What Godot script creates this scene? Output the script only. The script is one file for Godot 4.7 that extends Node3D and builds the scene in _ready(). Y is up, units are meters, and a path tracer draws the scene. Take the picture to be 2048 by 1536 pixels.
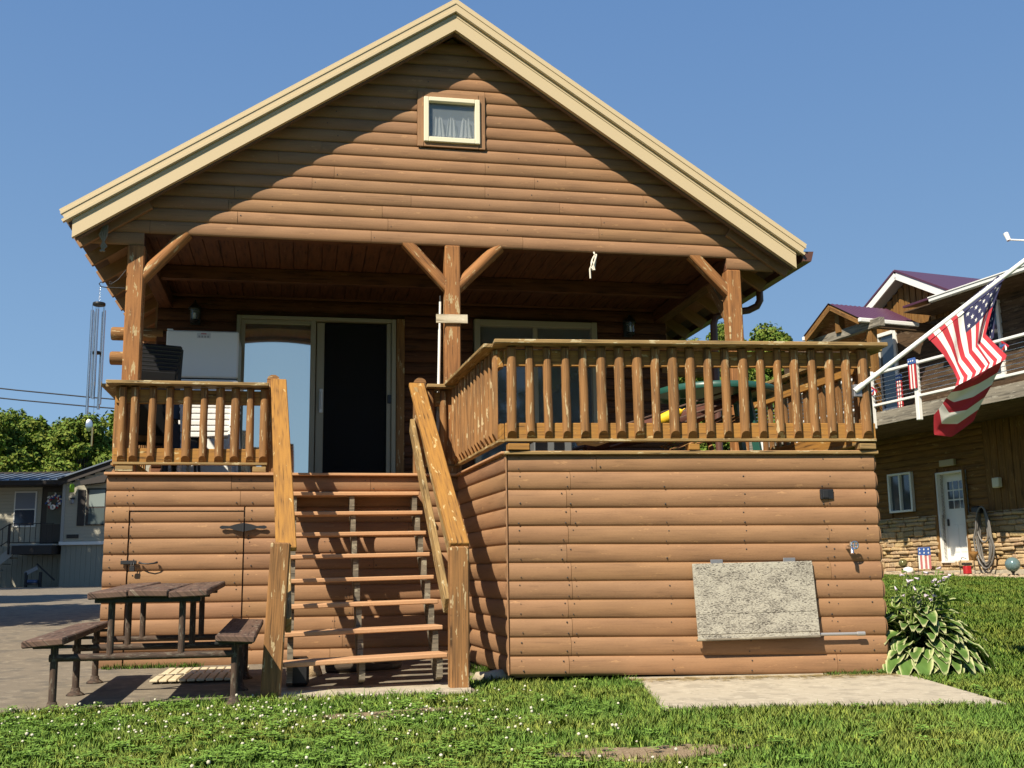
extends Node3D

# ------------------------------------------------------------------ basics
var rng := RandomNumberGenerator.new()
var M := {}
var used := {}

const H := 1.694          # porch floor
const GX := 0.03          # ridge of the roof
const SUN := Vector3(0.47, -0.70, -0.53)

class Geo:
	var v := PackedVector3Array()
	var n := PackedVector3Array()
	var t := PackedVector2Array()
	var c := PackedColorArray()
	var i := PackedInt32Array()
	var col := Color(1, 1, 1)
	var uo := Vector2.ZERO
	func add(p: Vector3, q: Vector3, w: Vector2) -> int:
		v.append(p)
		n.append(q)
		t.append(w + uo)
		c.append(col)
		return v.size() - 1
	func tri(a: int, b: int, d: int) -> void:
		i.append(a)
		i.append(d)
		i.append(b)
	# corners anticlockwise seen from outside, one normal
	func quad(a: Vector3, b: Vector3, d: Vector3, e: Vector3, ta := Vector2.ZERO, tb := Vector2.ZERO, td := Vector2.ZERO, te := Vector2.ZERO) -> void:
		var q := (b - a).cross(d - a)
		if q.length_squared() < 1e-16:
			q = (d - a).cross(e - a)
		q = q.normalized()
		var k := add(a, q, ta)
		add(b, q, tb)
		add(d, q, td)
		add(e, q, te)
		tri(k, k + 1, k + 2)
		tri(k, k + 2, k + 3)
	func tri3(a: Vector3, b: Vector3, d: Vector3, ta := Vector2.ZERO, tb := Vector2.ZERO, td := Vector2.ZERO) -> void:
		var q := (b - a).cross(d - a).normalized()
		var k := add(a, q, ta)
		add(b, q, tb)
		add(d, q, td)
		tri(k, k + 1, k + 2)
	# box with chamfered edges; grain runs along the longest side
	func box(at: Vector3, size: Vector3, turn := Basis(), ch := 0.004) -> void:
		var e := size * 0.5
		ch = minf(ch, minf(e.x, minf(e.y, e.z)) * 0.6)
		var long := 0
		if size.y > size.x and size.y >= size.z:
			long = 1
		elif size.z > size.x and size.z > size.y:
			long = 2
		var pt := func(s: Vector3, ax: int) -> Vector3:
			var p := Vector3(s.x * (e.x - ch), s.y * (e.y - ch), s.z * (e.z - ch))
			p[ax] = s[ax] * e[ax]
			return p
		var put := func(ps: Array) -> void:
			var base: int = v.size()
			var q: Vector3 = (ps[1] - ps[0]).cross(ps[2] - ps[0])
			var mid := Vector3.ZERO
			for p in ps:
				mid += p
			var flip: bool = q.dot(mid) < 0.0
			q = q.normalized() * (-1.0 if flip else 1.0)
			for p in ps:
				var w := Vector2(p[long], p[(long + 1) % 3] + p[(long + 2) % 3])
				add(at + turn * p, turn * q, w)
			for k in range(1, ps.size() - 1):
				if flip:
					tri(base, base + k + 1, base + k)
				else:
					tri(base, base + k, base + k + 1)
		for ax in 3:
			var b := (ax + 1) % 3
			var d := (ax + 2) % 3
			for s in [-1.0, 1.0]:
				var ps := []
				for w in [[-1.0, -1.0], [1.0, -1.0], [1.0, 1.0], [-1.0, 1.0]]:
					var sg := Vector3.ZERO
					sg[ax] = s
					sg[b] = w[0]
					sg[d] = w[1]
					ps.append(pt.call(sg, ax))
				put.call(ps)
		if ch <= 0.0:
			return
		for ax in 3:
			var b := (ax + 1) % 3
			var d := (ax + 2) % 3
			for s1 in [-1.0, 1.0]:
				for s2 in [-1.0, 1.0]:
					var lo := Vector3.ZERO
					lo[ax] = -1.0
					lo[b] = s1
					lo[d] = s2
					var hi := lo
					hi[ax] = 1.0
					put.call([pt.call(lo, b), pt.call(hi, b), pt.call(hi, d), pt.call(lo, d)])
		for sx in [-1.0, 1.0]:
			for sy in [-1.0, 1.0]:
				for sz in [-1.0, 1.0]:
					var s := Vector3(sx, sy, sz)
					put.call([pt.call(s, 0), pt.call(s, 1), pt.call(s, 2)])
	# board from a to b: wide across, thick along up
	func bar(a: Vector3, b: Vector3, wide: float, thick: float, up := Vector3.UP, ch := 0.004) -> void:
		var x := (b - a).normalized()
		var z := x.cross(up).normalized()
		var y := z.cross(x).normalized()
		box((a + b) * 0.5, Vector3((b - a).length(), thick, wide), Basis(x, y, z), ch)
	func tube(pts: Array, radii: Array, sides := 8, caps := true) -> void:
		var base := v.size()
		var up := Vector3.UP
		var along := 0.0
		for k in pts.size():
			var f: Vector3 = pts[mini(k + 1, pts.size() - 1)] - pts[maxi(k - 1, 0)]
			f = f.normalized()
			if absf(f.dot(up)) > 0.9:
				up = Vector3.RIGHT if absf(f.x) < 0.8 else Vector3.FORWARD
			var x := f.cross(up).normalized()
			up = x.cross(f).normalized()
			if k > 0:
				along += (pts[k] - pts[k - 1]).length()
			var r: float = radii[mini(k, radii.size() - 1)]
			for s in sides + 1:
				var a := TAU * s / sides
				var q := x * cos(a) + up * sin(a)
				add(pts[k] + q * r, q, Vector2(along, a * r))
		for k in pts.size() - 1:
			for s in sides:
				var a := base + k * (sides + 1) + s
				var b := a + sides + 1
				tri(a, b + 1, a + 1)
				tri(a, b, b + 1)
		if caps:
			for e in [0, pts.size() - 1]:
				var f: Vector3 = pts[0] - pts[1] if e == 0 else pts[e] - pts[e - 1]
				f = f.normalized()
				var m := add(pts[e], f, Vector2(0, 0))
				var first := v.size()
				for s in sides + 1:
					var o := base + int(e) * (sides + 1) + s
					add(v[o], f, Vector2(v[o].x, v[o].y))
				for s in sides:
					if e == 0:
						tri(m, first + s, first + s + 1)
					else:
						tri(m, first + s + 1, first + s)
	# turned shape: profile of (radius, height) round the y axis through at
	func lathe(at: Vector3, prof: Array, sides := 14, turn := Basis()) -> void:
		var base := v.size()
		for k in prof.size():
			var a: Vector2 = prof[maxi(k - 1, 0)]
			var b: Vector2 = prof[mini(k + 1, prof.size() - 1)]
			var d := (b - a).normalized()
			for s in sides + 1:
				var w := TAU * s / sides
				var out := Vector3(cos(w), 0, sin(w))
				add(at + turn * (out * prof[k].x + Vector3.UP * prof[k].y), turn * (out * d.y - Vector3.UP * d.x).normalized(), Vector2(w * 0.1, prof[k].y))
		for k in prof.size() - 1:
			for s in sides:
				var a := base + k * (sides + 1) + s
				var b := a + sides + 1
				tri(a, b, b + 1)
				tri(a, b + 1, a + 1)
	# flat outline in the plane (ax, ay), thick along the third
	func slab(pts: PackedVector2Array, at: Vector3, ax: Vector3, ay: Vector3, az: Vector3, thick: float) -> void:
		var idx := Geometry2D.triangulate_polygon(pts)
		var area := 0.0
		for k in pts.size():
			area += pts[k].cross(pts[(k + 1) % pts.size()])
		var hand := signf(ax.cross(ay).dot(az))
		area *= hand
		for side in [1.0, -1.0]:
			var base := v.size()
			for p in pts:
				add(at + ax * p.x + ay * p.y + az * (thick * 0.5 * side), az * side, p)
			for k in range(0, idx.size(), 3):
				var a := pts[idx[k]]
				var turn := (pts[idx[k + 1]] - a).cross(pts[idx[k + 2]] - a)
				if turn * side * hand > 0:
					tri(base + idx[k], base + idx[k + 1], base + idx[k + 2])
				else:
					tri(base + idx[k], base + idx[k + 2], base + idx[k + 1])
		for k in pts.size():
			var p := pts[k]
			var q := pts[(k + 1) % pts.size()]
			if area < 0:
				var o := p
				p = q
				q = o
			var a := at + ax * p.x + ay * p.y
			var b := at + ax * q.x + ay * q.y
			var z := az * (thick * 0.5)
			quad(a - z, b - z, b + z, a + z, p, q, q + Vector2(thick, 0), p + Vector2(thick, 0))
	func mesh() -> ArrayMesh:
		var a := []
		a.resize(Mesh.ARRAY_MAX)
		a[Mesh.ARRAY_VERTEX] = v
		a[Mesh.ARRAY_NORMAL] = n
		a[Mesh.ARRAY_TEX_UV] = t
		a[Mesh.ARRAY_COLOR] = c
		a[Mesh.ARRAY_INDEX] = i
		var m := ArrayMesh.new()
		m.add_surface_from_arrays(Mesh.PRIMITIVE_TRIANGLES, a)
		return m

func numbered(called: String) -> String:
	var k: int = used.get(called, -1) + 1
	used[called] = k
	return called if k == 0 else "%s_%03d" % [called, k]

func tag(o: Node3D, label: String, category := "", group := "", kind := "") -> Node3D:
	o.set_meta("label", label)
	if category:
		o.set_meta("category", category)
	if group:
		o.set_meta("group", group)
	if kind:
		o.set_meta("kind", kind)
	return o

func thing(called: String, label: String, category: String, group := "", at := Vector3.ZERO, turn := 0.0) -> Node3D:
	var o := Node3D.new()
	o.name = numbered(called)
	add_child(o)
	o.position = at
	o.rotation.y = turn
	return tag(o, label, category, group)

func node(called: String, parent: Node3D) -> Node3D:
	var o := Node3D.new()
	o.name = called
	parent.add_child(o, true)
	return o

func put(parent: Node3D, called: String, what, m: Material) -> MeshInstance3D:
	var o := MeshInstance3D.new()
	o.mesh = what.mesh() if what is Geo else what
	o.material_override = m
	o.name = numbered(called) if parent == self else called
	parent.add_child(o, true)
	return o

func structure(called: String, g: Geo, m: Material) -> MeshInstance3D:
	var o := put(self, called, g, m)
	o.set_meta("kind", "structure")
	return o

func geo() -> Geo:
	var g := Geo.new()
	g.uo = Vector2(rng.randf() * 7.0, rng.randf() * 5.0)
	return g

func boxed(at: Vector3, size: Vector3, ch := 0.004, turn := Basis()) -> Geo:
	var g := geo()
	g.box(at, size, turn, ch)
	return g

func barred(a: Vector3, b: Vector3, wide: float, thick: float, up := Vector3.UP, ch := 0.004) -> Geo:
	var g := geo()
	g.bar(a, b, wide, thick, up, ch)
	return g

# height of the land
func land(x: float, z: float) -> float:
	if z >= 0.0:
		return -0.024 * z
	var y := 0.7 * (1.0 - exp(z / 14.0)) + 0.03 * clampf(x - 4.0, 0.0, 12.0) * (1.0 - exp(z / 6.0))
	var d := Vector2((x - 38.0) / 52.0, (z + 102.0) / 46.0).length()
	return y + 18.0 * smoothstep(1.0, 0.0, d)

# ------------------------------------------------------------------ textures
func noise_bytes(w: int, h: int, sd: int, freq: float, oct: int, sw: int, sh: int, kind := FastNoiseLite.TYPE_SIMPLEX_SMOOTH) -> PackedByteArray:
	var f := FastNoiseLite.new()
	f.seed = sd
	f.noise_type = kind
	f.frequency = freq
	f.fractal_octaves = oct
	var im := f.get_seamless_image(sw, sh)
	im.convert(Image.FORMAT_L8)
	im.resize(w, h, Image.INTERPOLATE_CUBIC)
	return im.get_data()

func s8(x: float) -> int:
	x = clampf(x, 0.0, 1.0)
	return int(255.0 * (x * 12.92 if x < 0.0031308 else 1.055 * pow(x, 0.41667) - 0.055) + 0.5)

# wood: base colour, second colour of the streaks, colour of worn patches with its threshold (1 = none), depth of checks
func wood(sd: int, base: Color, dark: Color, worn: Color, thr: float, checks: float, patch := 0.35, w := 1024, h := 512, streak := 1.6) -> Array:
	var fine := noise_bytes(w, h, sd, 0.09, 3, 48, h)
	var broad := noise_bytes(w, h, sd + 1, 0.03, 3, 96, 192)
	var peel := noise_bytes(w, h, sd + 2, 0.045, 4, 160, 300)
	var grit := noise_bytes(w, h, sd + 3, 0.25, 2, 256, h)
	var lut := PackedByteArray()
	for k in 1025:
		lut.append(s8(k / 1024.0))
	var out := PackedByteArray()
	out.resize(w * h * 3)
	var bump := PackedByteArray()
	bump.resize(w * h)
	var t255 := thr * 255.0
	for k in w * h:
		var f := fine[k] / 255.0
		var b := broad[k] / 255.0
		var g := grit[k] / 255.0
		var s := clampf((f - 0.5) * streak + (b - 0.5) * patch * 2.2 + 0.35, 0.0, 1.0)
		var cr := base.r + (dark.r - base.r) * s
		var cg := base.g + (dark.g - base.g) * s
		var cb := base.b + (dark.b - base.b) * s
		var e := peel[k] + (g - 0.5) * 46.0 + (f - 0.5) * 40.0
		var hgt := 150.0 - f * 60.0 - g * 30.0
		if e > t255:
			var q := clampf((e - t255) / 9.0, 0.0, 1.0) * (0.75 + 0.5 * (g - 0.5))
			cr += (worn.r - cr) * q
			cg += (worn.g - cg) * q
			cb += (worn.b - cb) * q
			hgt -= 45.0 * q
		if f > 0.74 and checks > 0.0:
			var q := minf(1.0, (f - 0.74) * 12.0) * checks * b * 1.6
			cr *= 1.0 - q
			cg *= 1.0 - q
			cb *= 1.0 - q
			hgt -= 90.0 * q
		var lum := 0.93 + 0.14 * g
		out[k * 3] = lut[clampi(int(cr * lum * 1024.0), 0, 1024)]
		out[k * 3 + 1] = lut[clampi(int(cg * lum * 1024.0), 0, 1024)]
		out[k * 3 + 2] = lut[clampi(int(cb * lum * 1024.0), 0, 1024)]
		bump[k] = clampi(int(hgt), 0, 255)
	return [ImageTexture.create_from_image(Image.create_from_data(w, h, false, Image.FORMAT_RGB8, out)), ImageTexture.create_from_image(Image.create_from_data(w, h, false, Image.FORMAT_L8, bump))]

# weathered plywood face: light ridges of grain winding round each other over dark hollows
func swirl(sd: int, light: Color, dark: Color) -> Array:
	var w := 1024
	var h := 1024
	var f := FastNoiseLite.new()
	f.seed = sd
	f.frequency = 0.085
	f.fractal_type = FastNoiseLite.FRACTAL_RIDGED
	f.fractal_octaves = 3
	f.domain_warp_enabled = true
	f.domain_warp_amplitude = 22.0
	f.domain_warp_frequency = 0.02
	var im := f.get_seamless_image(300, 1024)
	im.convert(Image.FORMAT_L8)
	im.resize(w, h, Image.INTERPOLATE_CUBIC)
	var a := im.get_data()
	var b := noise_bytes(w, h, sd + 1, 0.012, 3, 300, 512)
	var c := noise_bytes(w, h, sd + 2, 0.3, 2, 256, 1024)
	var out := PackedByteArray()
	out.resize(w * h * 3)
	for k in w * h:
		var q := clampf((a[k] / 255.0 - 0.5) * 2.7 + (b[k] / 255.0 - 0.5) * 0.9 + 0.5 + (c[k] / 255.0 - 0.5) * 0.4, 0.0, 1.0)
		var m := dark.lerp(light, q)
		out[k * 3] = s8(m.r)
		out[k * 3 + 1] = s8(m.g)
		out[k * 3 + 2] = s8(m.b)
	return [ImageTexture.create_from_image(Image.create_from_data(w, h, false, Image.FORMAT_RGB8, out)), ImageTexture.create_from_image(im)]

# mottled ground: up to four colours laid over each other by noise
func mottle(sd: int, cols: Array, freqs: Array, thrs: Array, grain := 0.25, w := 1024, h := 1024) -> Array:
	var layers := []
	for k in freqs.size():
		layers.append(noise_bytes(w, h, sd + k, freqs[k], 4, 512, 512))
	var fine := noise_bytes(w, h, sd + 9, 0.35, 2, w, h)
	var lut := PackedByteArray()
	for k in 1025:
		lut.append(s8(k / 1024.0))
	var out := PackedByteArray()
	out.resize(w * h * 3)
	var bump := PackedByteArray()
	bump.resize(w * h)
	var b0: Color = cols[0]
	for k in w * h:
		var c := b0
		var f := fine[k] / 255.0
		for j in layers.size():
			var q: float = clampf((layers[j][k] / 255.0 - thrs[j] + (f - 0.5) * 0.16) * 5.0, 0.0, 1.0)
			if q > 0.0:
				c = c.lerp(cols[j + 1], q)
		var lum := 1.0 + (f - 0.5) * 2.0 * grain
		out[k * 3] = lut[clampi(int(c.r * lum * 1024.0), 0, 1024)]
		out[k * 3 + 1] = lut[clampi(int(c.g * lum * 1024.0), 0, 1024)]
		out[k * 3 + 2] = lut[clampi(int(c.b * lum * 1024.0), 0, 1024)]
		bump[k] = fine[k]
	return [ImageTexture.create_from_image(Image.create_from_data(w, h, false, Image.FORMAT_RGB8, out)), ImageTexture.create_from_image(Image.create_from_data(w, h, false, Image.FORMAT_L8, bump))]

func mat(called: String, c: Color, rough := 0.8, metal := 0.0, spec := 0.5) -> StandardMaterial3D:
	var m := StandardMaterial3D.new()
	m.resource_name = called
	m.albedo_color = c.linear_to_srgb()
	m.roughness = rough
	m.metallic = metal
	m.metallic_specular = spec
	m.vertex_color_use_as_albedo = true
	M[called] = m
	return m

func tmat(called: String, tex: Array, scale: Vector3, rough := 0.85, bump := 0.15, tint := Color(1, 1, 1), spec := 0.35) -> StandardMaterial3D:
	var m := mat(called, tint, rough, 0.0, spec)
	m.albedo_texture = tex[0]
	m.uv1_scale = scale
	if bump > 0.0:
		m.heightmap_enabled = true
		m.heightmap_texture = tex[1]
		m.heightmap_scale = bump
	return m

func materials() -> void:
	var paint := wood(11, Color(0.318, 0.176, 0.091), Color(0.252, 0.139, 0.073), Color(0.40, 0.225, 0.110), 0.83, 0.12, 0.5, 1024, 512, 0.5)
	tmat("log_paint", paint, Vector3(0.5, 1.0, 1), 0.72, 0.12)
	var cedar := wood(31, Color(0.295, 0.146, 0.053), Color(0.165, 0.085, 0.036), Color(0.54, 0.43, 0.25), 0.72, 0.5, 0.6)
	tmat("cedar", cedar, Vector3(0.5, 1.6, 1), 0.75, 0.2)
	var amber := wood(51, Color(0.375, 0.185, 0.044), Color(0.240, 0.120, 0.037), Color(0.58, 0.45, 0.22), 0.82, 0.5, 0.35)
	tmat("amber", amber, Vector3(0.5, 1.0, 1), 0.7, 0.15)
	var redwood := wood(56, Color(0.335, 0.150, 0.052), Color(0.205, 0.092, 0.036), Color(0.50, 0.40, 0.22), 0.75, 0.5, 0.6)
	tmat("post_stain", redwood, Vector3(0.5, 1.2, 1), 0.72, 0.18)
	var olive := wood(61, Color(0.315, 0.205, 0.085), Color(0.190, 0.125, 0.055), Color(0.50, 0.42, 0.25), 0.74, 0.5, 0.5)
	tmat("olive_rail", olive, Vector3(0.5, 1.3, 1), 0.75, 0.15)
	var tan := wood(66, Color(0.530, 0.300, 0.158), Color(0.460, 0.258, 0.135), Color(0.58, 0.36, 0.21), 0.84, 0.15, 0.4, 512, 256, 0.9)
	tmat("tread_paint", tan, Vector3(0.5, 1.0, 1), 0.75, 0.08)
	var grey := wood(71, Color(0.200, 0.170, 0.125), Color(0.085, 0.075, 0.058), Color(0.33, 0.30, 0.22), 0.70, 0.6, 0.5)
	tmat("grey_wood", grey, Vector3(0.5, 1.0, 1), 0.9, 0.2)
	var ash := wood(76, Color(0.265, 0.235, 0.185), Color(0.140, 0.125, 0.100), Color(0.36, 0.33, 0.27), 0.72, 0.5, 0.6, 512, 256)
	tmat("fascia_grey", ash, Vector3(0.3, 0.8, 1), 0.9, 0.2)
	var plank := wood(91, Color(0.145, 0.090, 0.066), Color(0.076, 0.050, 0.040), Color(0.24, 0.20, 0.15), 0.74, 0.7, 0.5)
	tmat("table_plank", plank, Vector3(0.5, 1.0, 1), 0.85, 0.25)
	var rust := wood(96, Color(0.085, 0.055, 0.040), Color(0.045, 0.034, 0.028), Color(0.15, 0.13, 0.10), 0.72, 0.3, 0.6, 512, 256)
	tmat("moss_pipe", rust, Vector3(1.5, 4.0, 1), 0.8, 0.1)
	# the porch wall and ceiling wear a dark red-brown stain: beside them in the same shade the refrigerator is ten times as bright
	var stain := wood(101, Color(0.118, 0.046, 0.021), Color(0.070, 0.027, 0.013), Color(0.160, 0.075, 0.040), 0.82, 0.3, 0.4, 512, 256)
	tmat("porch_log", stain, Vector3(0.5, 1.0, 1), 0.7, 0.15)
	# sunlit boards across the lawn read as old dark brown wood
	var old := wood(106, Color(0.115, 0.072, 0.041), Color(0.060, 0.039, 0.025), Color(0.175, 0.125, 0.080), 0.70, 0.4, 0.5, 512, 256)
	tmat("house_board", old, Vector3(0.3, 0.7, 1), 0.8, 0.2)
	var golden := wood(111, Color(0.230, 0.115, 0.033), Color(0.140, 0.070, 0.024), Color(0.32, 0.20, 0.08), 0.80, 0.3, 0.5, 512, 256)
	tmat("house_board_warm", golden, Vector3(0.3, 0.7, 1), 0.8, 0.2)
	tmat("plywood_grey", swirl(151, Color(0.42, 0.39, 0.32), Color(0.10, 0.088, 0.074)), Vector3(1.0, 1.0, 1), 0.95, 0.4)
	var raw := wood(136, Color(0.640, 0.560, 0.410), Color(0.480, 0.400, 0.280), Color(0.68, 0.62, 0.48), 0.80, 0.3, 0.5, 512, 256)
	tmat("raw_board", raw, Vector3(0.5, 1.0, 1), 0.9, 0.15)
	mat("rake_metal", Color(0.575, 0.455, 0.275), 0.45)
	mat("roof_brown", Color(0.12, 0.075, 0.05), 0.6)
	mat("gutter_brown", Color(0.115, 0.052, 0.036), 0.4)
	mat("cream_frame", Color(0.74, 0.68, 0.50), 0.5)
	mat("tan_frame", Color(0.36, 0.32, 0.225), 0.5)
	mat("white_paint", Color(0.78, 0.77, 0.73), 0.5)
	mat("white_gloss", Color(0.84, 0.83, 0.80), 0.3)
	mat("almond", Color(0.42, 0.35, 0.19), 0.4)
	mat("iron", Color(0.03, 0.03, 0.032), 0.5, 0.3)
	mat("black_plastic", Color(0.018, 0.018, 0.02), 0.38)
	mat("white_plastic", Color(0.75, 0.75, 0.74), 0.4)
	mat("green_plastic", Color(0.02, 0.085, 0.065), 0.35)
	mat("room_wood", Color(0.26, 0.17, 0.10), 0.8)
	mat("steel", Color(0.62, 0.64, 0.66), 0.25, 1.0)
	mat("chrome", Color(0.75, 0.76, 0.78), 0.2, 1.0)
	mat("brass", Color(0.55, 0.42, 0.2), 0.3, 1.0)
	mat("rope_white", Color(0.75, 0.70, 0.58), 0.9)
	mat("lace", Color(0.24, 0.26, 0.27), 0.9)
	mat("yellow", Color(0.80, 0.52, 0.02), 0.5)
	mat("maroon_cloth", Color(0.10, 0.035, 0.022), 0.9)
	mat("tan_cloth", Color(0.55, 0.42, 0.30), 0.9)
	mat("red", Color(0.42, 0.015, 0.02), 0.5)
	mat("pole_white", Color(0.80, 0.80, 0.77), 0.35)
	mat("dark_pane", Color(0.05, 0.06, 0.07), 0.05, 0.0, 0.8)
	var low_e := mat("mirror_pane", Color(0.93, 0.87, 0.74), 0.03, 0.9)
	low_e.metallic_specular = 0.6
	var pane := StandardMaterial3D.new()
	pane.resource_name = "pane"
	pane.transparency = BaseMaterial3D.TRANSPARENCY_ALPHA
	pane.albedo_color = Color(0.75, 0.8, 0.82, 0.12)
	pane.roughness = 0.03
	M["pane"] = pane
	var screen := StandardMaterial3D.new()
	screen.resource_name = "screen"
	screen.transparency = BaseMaterial3D.TRANSPARENCY_ALPHA
	screen.albedo_color = Color(0.05, 0.05, 0.05, 0.82)
	screen.roughness = 0.9
	M["screen"] = screen
	var gr := mottle(201, [Color(0.048, 0.085, 0.018), Color(0.075, 0.115, 0.024), Color(0.036, 0.062, 0.016), Color(0.16, 0.12, 0.07)], [0.02, 0.035, 0.012], [0.5, 0.55, 0.80], 0.5)
	var gm := tmat("turf", gr, Vector3(0.35, 0.35, 0.35), 1.0, 0.6, Color(1, 1, 1), 0.1)
	gm.uv1_triplanar = true
	gm.uv1_world_triplanar = true
	var dirt := mottle(221, [Color(0.30, 0.22, 0.14), Color(0.22, 0.16, 0.10), Color(0.37, 0.29, 0.19), Color(0.16, 0.12, 0.07)], [0.03, 0.05, 0.08], [0.5, 0.56, 0.7], 0.4, 256, 256)
	var dm := tmat("soil", dirt, Vector3(1.5, 1.5, 1.5), 1.0, 0.8, Color(1, 1, 1), 0.1)
	dm.uv1_triplanar = true
	dm.uv1_world_triplanar = true
	var con := mottle(231, [Color(0.46, 0.40, 0.30), Color(0.38, 0.33, 0.25), Color(0.52, 0.46, 0.35), Color(0.30, 0.26, 0.20)], [0.012, 0.03, 0.05], [0.52, 0.6, 0.72], 0.18)
	var cm := tmat("concrete", con, Vector3(0.5, 0.5, 0.5), 0.95, 0.1, Color(1, 1, 1), 0.3)
	cm.uv1_triplanar = true
	cm.uv1_world_triplanar = true
	var asp := mottle(261, [Color(0.205, 0.172, 0.13), Color(0.155, 0.135, 0.108), Color(0.26, 0.22, 0.165), Color(0.10, 0.09, 0.075)], [0.01, 0.03, 0.06], [0.5, 0.6, 0.74], 0.4)
	var am := tmat("asphalt", asp, Vector3(0.4, 0.4, 0.4), 0.95, 0.25, Color(1, 1, 1), 0.3)
	am.uv1_triplanar = true
	am.uv1_world_triplanar = true
	var stone := mottle(291, [Color(0.50, 0.36, 0.21), Color(0.38, 0.26, 0.15), Color(0.60, 0.47, 0.29), Color(0.28, 0.20, 0.13)], [0.02, 0.04, 0.05], [0.5, 0.56, 0.7], 0.25, 512, 512)
	var sm := tmat("stone", stone, Vector3(1.2, 1.2, 1.2), 0.95, 0.8, Color(1, 1, 1), 0.2)
	sm.uv1_triplanar = true
	for leafy in [["grass_blade", Color(0.30, 0.36, 0.10)], ["leaf", Color(0.25, 0.35, 0.08)]]:
		var m := mat(leafy[0], Color(1, 1, 1), 0.7, 0.0, 0.25)
		m.backlight_enabled = true
		m.backlight = leafy[1]
		m.cull_mode = BaseMaterial3D.CULL_DISABLED
	var bark := wood(311, Color(0.12, 0.09, 0.065), Color(0.05, 0.04, 0.03), Color(0.16, 0.14, 0.1), 0.75, 0.8, 0.5, 512, 256)
	tmat("bark", bark, Vector3(0.5, 1, 1), 0.95, 0.5)

# ------------------------------------------------------------------ camera, sky, sun
func eye() -> void:
	var cam := Camera3D.new()
	cam.name = "camera"
	add_child(cam)
	var yaw := deg_to_rad(11.0115)
	var pitch := deg_to_rad(10.0379)
	var roll := deg_to_rad(0.7897)
	var f := Vector3(sin(yaw) * cos(pitch), sin(pitch), -cos(yaw) * cos(pitch))
	var r := Vector3(cos(yaw), 0, sin(yaw))
	var u := r.cross(f)
	var r2 := r * cos(roll) - u * sin(roll)
	var u2 := r * sin(roll) + u * cos(roll)
	cam.transform = Transform3D(Basis(r2, u2, -f), Vector3(-1.3939, 0.7221, 10.2473))
	cam.fov = rad_to_deg(2.0 * atan(768.0 / 2193.35))
	cam.near = 0.05
	cam.far = 900.0
	cam.current = true
	var e := Environment.new()
	e.background_mode = Environment.BG_SKY
	var sky := ProceduralSkyMaterial.new()
	sky.sky_top_color = Color(0.277, 0.408, 0.592)
	sky.sky_horizon_color = Color(0.505, 0.628, 0.73)
	sky.sky_curve = 0.22
	sky.ground_bottom_color = Color(0.25, 0.26, 0.2)
	sky.ground_horizon_color = Color(0.5, 0.58, 0.6)
	sky.sun_angle_max = 18.0
	sky.sun_curve = 0.12
	e.sky = Sky.new()
	e.sky.sky_material = sky
	e.tonemap_mode = Environment.TONE_MAPPER_LINEAR
	e.tonemap_exposure = 1.6
	e.sdfgi_enabled = true
	e.ssao_enabled = true
	e.ssil_enabled = true
	var w := WorldEnvironment.new()
	w.name = "world_environment"
	w.environment = e
	add_child(w)
	var s := DirectionalLight3D.new()
	s.name = "sun"
	s.light_energy = 1.5
	s.light_color = Color(1.0, 0.955, 0.87)
	s.light_angular_distance = 0.5
	s.shadow_enabled = true
	add_child(s)
	s.look_at_from_position(Vector3.ZERO, SUN, Vector3.UP)

# ------------------------------------------------------------------ log walls
# half-round log between four corners (lower and upper ends), bulging along out; t0..t1 is the slice of its height
func log_geo(bl: Vector3, br: Vector3, tl: Vector3, tr: Vector3, out: Vector3, deep: float, t0 := 0.0, t1 := 1.0, gap := 0.0) -> Geo:
	var g := geo()
	var tone := rng.randf_range(0.90, 1.08)
	g.col = Color(tone, tone * rng.randf_range(0.975, 1.02), tone * rng.randf_range(0.95, 1.04))
	var length := (br - bl).length()
	var seg := clampi(int(length / 0.7), 1, 6)
	var rise := (tl - bl).length()
	var np := 8
	var base := g.v.size()
	var wob := []
	for k in seg + 1:
		wob.append(Vector2(rng.randf_range(-0.0018, 0.0018), rng.randf_range(-0.003, 0.003)))
	for k in seg + 1:
		var f := lerpf(gap / length, 1.0 - gap / length, float(k) / seg)
		var lo := bl.lerp(br, f)
		var hi := tl.lerp(tr, f)
		for j in np + 1:
			var t := lerpf(t0, t1, float(j) / np)
			var s := 2.0 * t - 1.0
			var d: float = deep * (sqrt(maxf(0.0, 1.0 - 0.93 * s * s)) - 0.1) * 0.62 + wob[k].y * (1.0 - s * s)
			var p: Vector3 = lo.lerp(hi, t) + out * d + Vector3.UP * wob[k].x
			var dd := -0.62 * deep * 0.93 * s / maxf(0.12, sqrt(maxf(0.0, 1.0 - 0.93 * s * s))) * 2.0 / rise
			var q := (out - Vector3.UP * dd).normalized()
			g.add(p, q, Vector2(f * length, t * rise * 1.25))
	for k in seg:
		for j in np:
			var a := base + k * (np + 1) + j
			var b := a + np + 1
			g.tri(a, b, b + 1)
			g.tri(a, b + 1, a + 1)
	for e in [0, seg]:
		var f := gap / length if e == 0 else 1.0 - gap / length
		var q := (bl - br).normalized() * (1.0 if e == 0 else -1.0)
		var root := bl.lerp(br, f).lerp(tl.lerp(tr, f), (t0 + t1) * 0.5) - out * 0.02
		var m := g.add(root, q, Vector2(0, 0))
		var first := g.v.size()
		for j in np + 1:
			var p: Vector3 = g.v[base + int(e) * (np + 1) + j]
			g.add(p, q, Vector2(p.z + p.x, p.y))
		for j in np:
			if e == 0:
				g.tri(m, first + j, first + j + 1)
			else:
				g.tri(m, first + j + 1, first + j)
	return g

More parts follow.
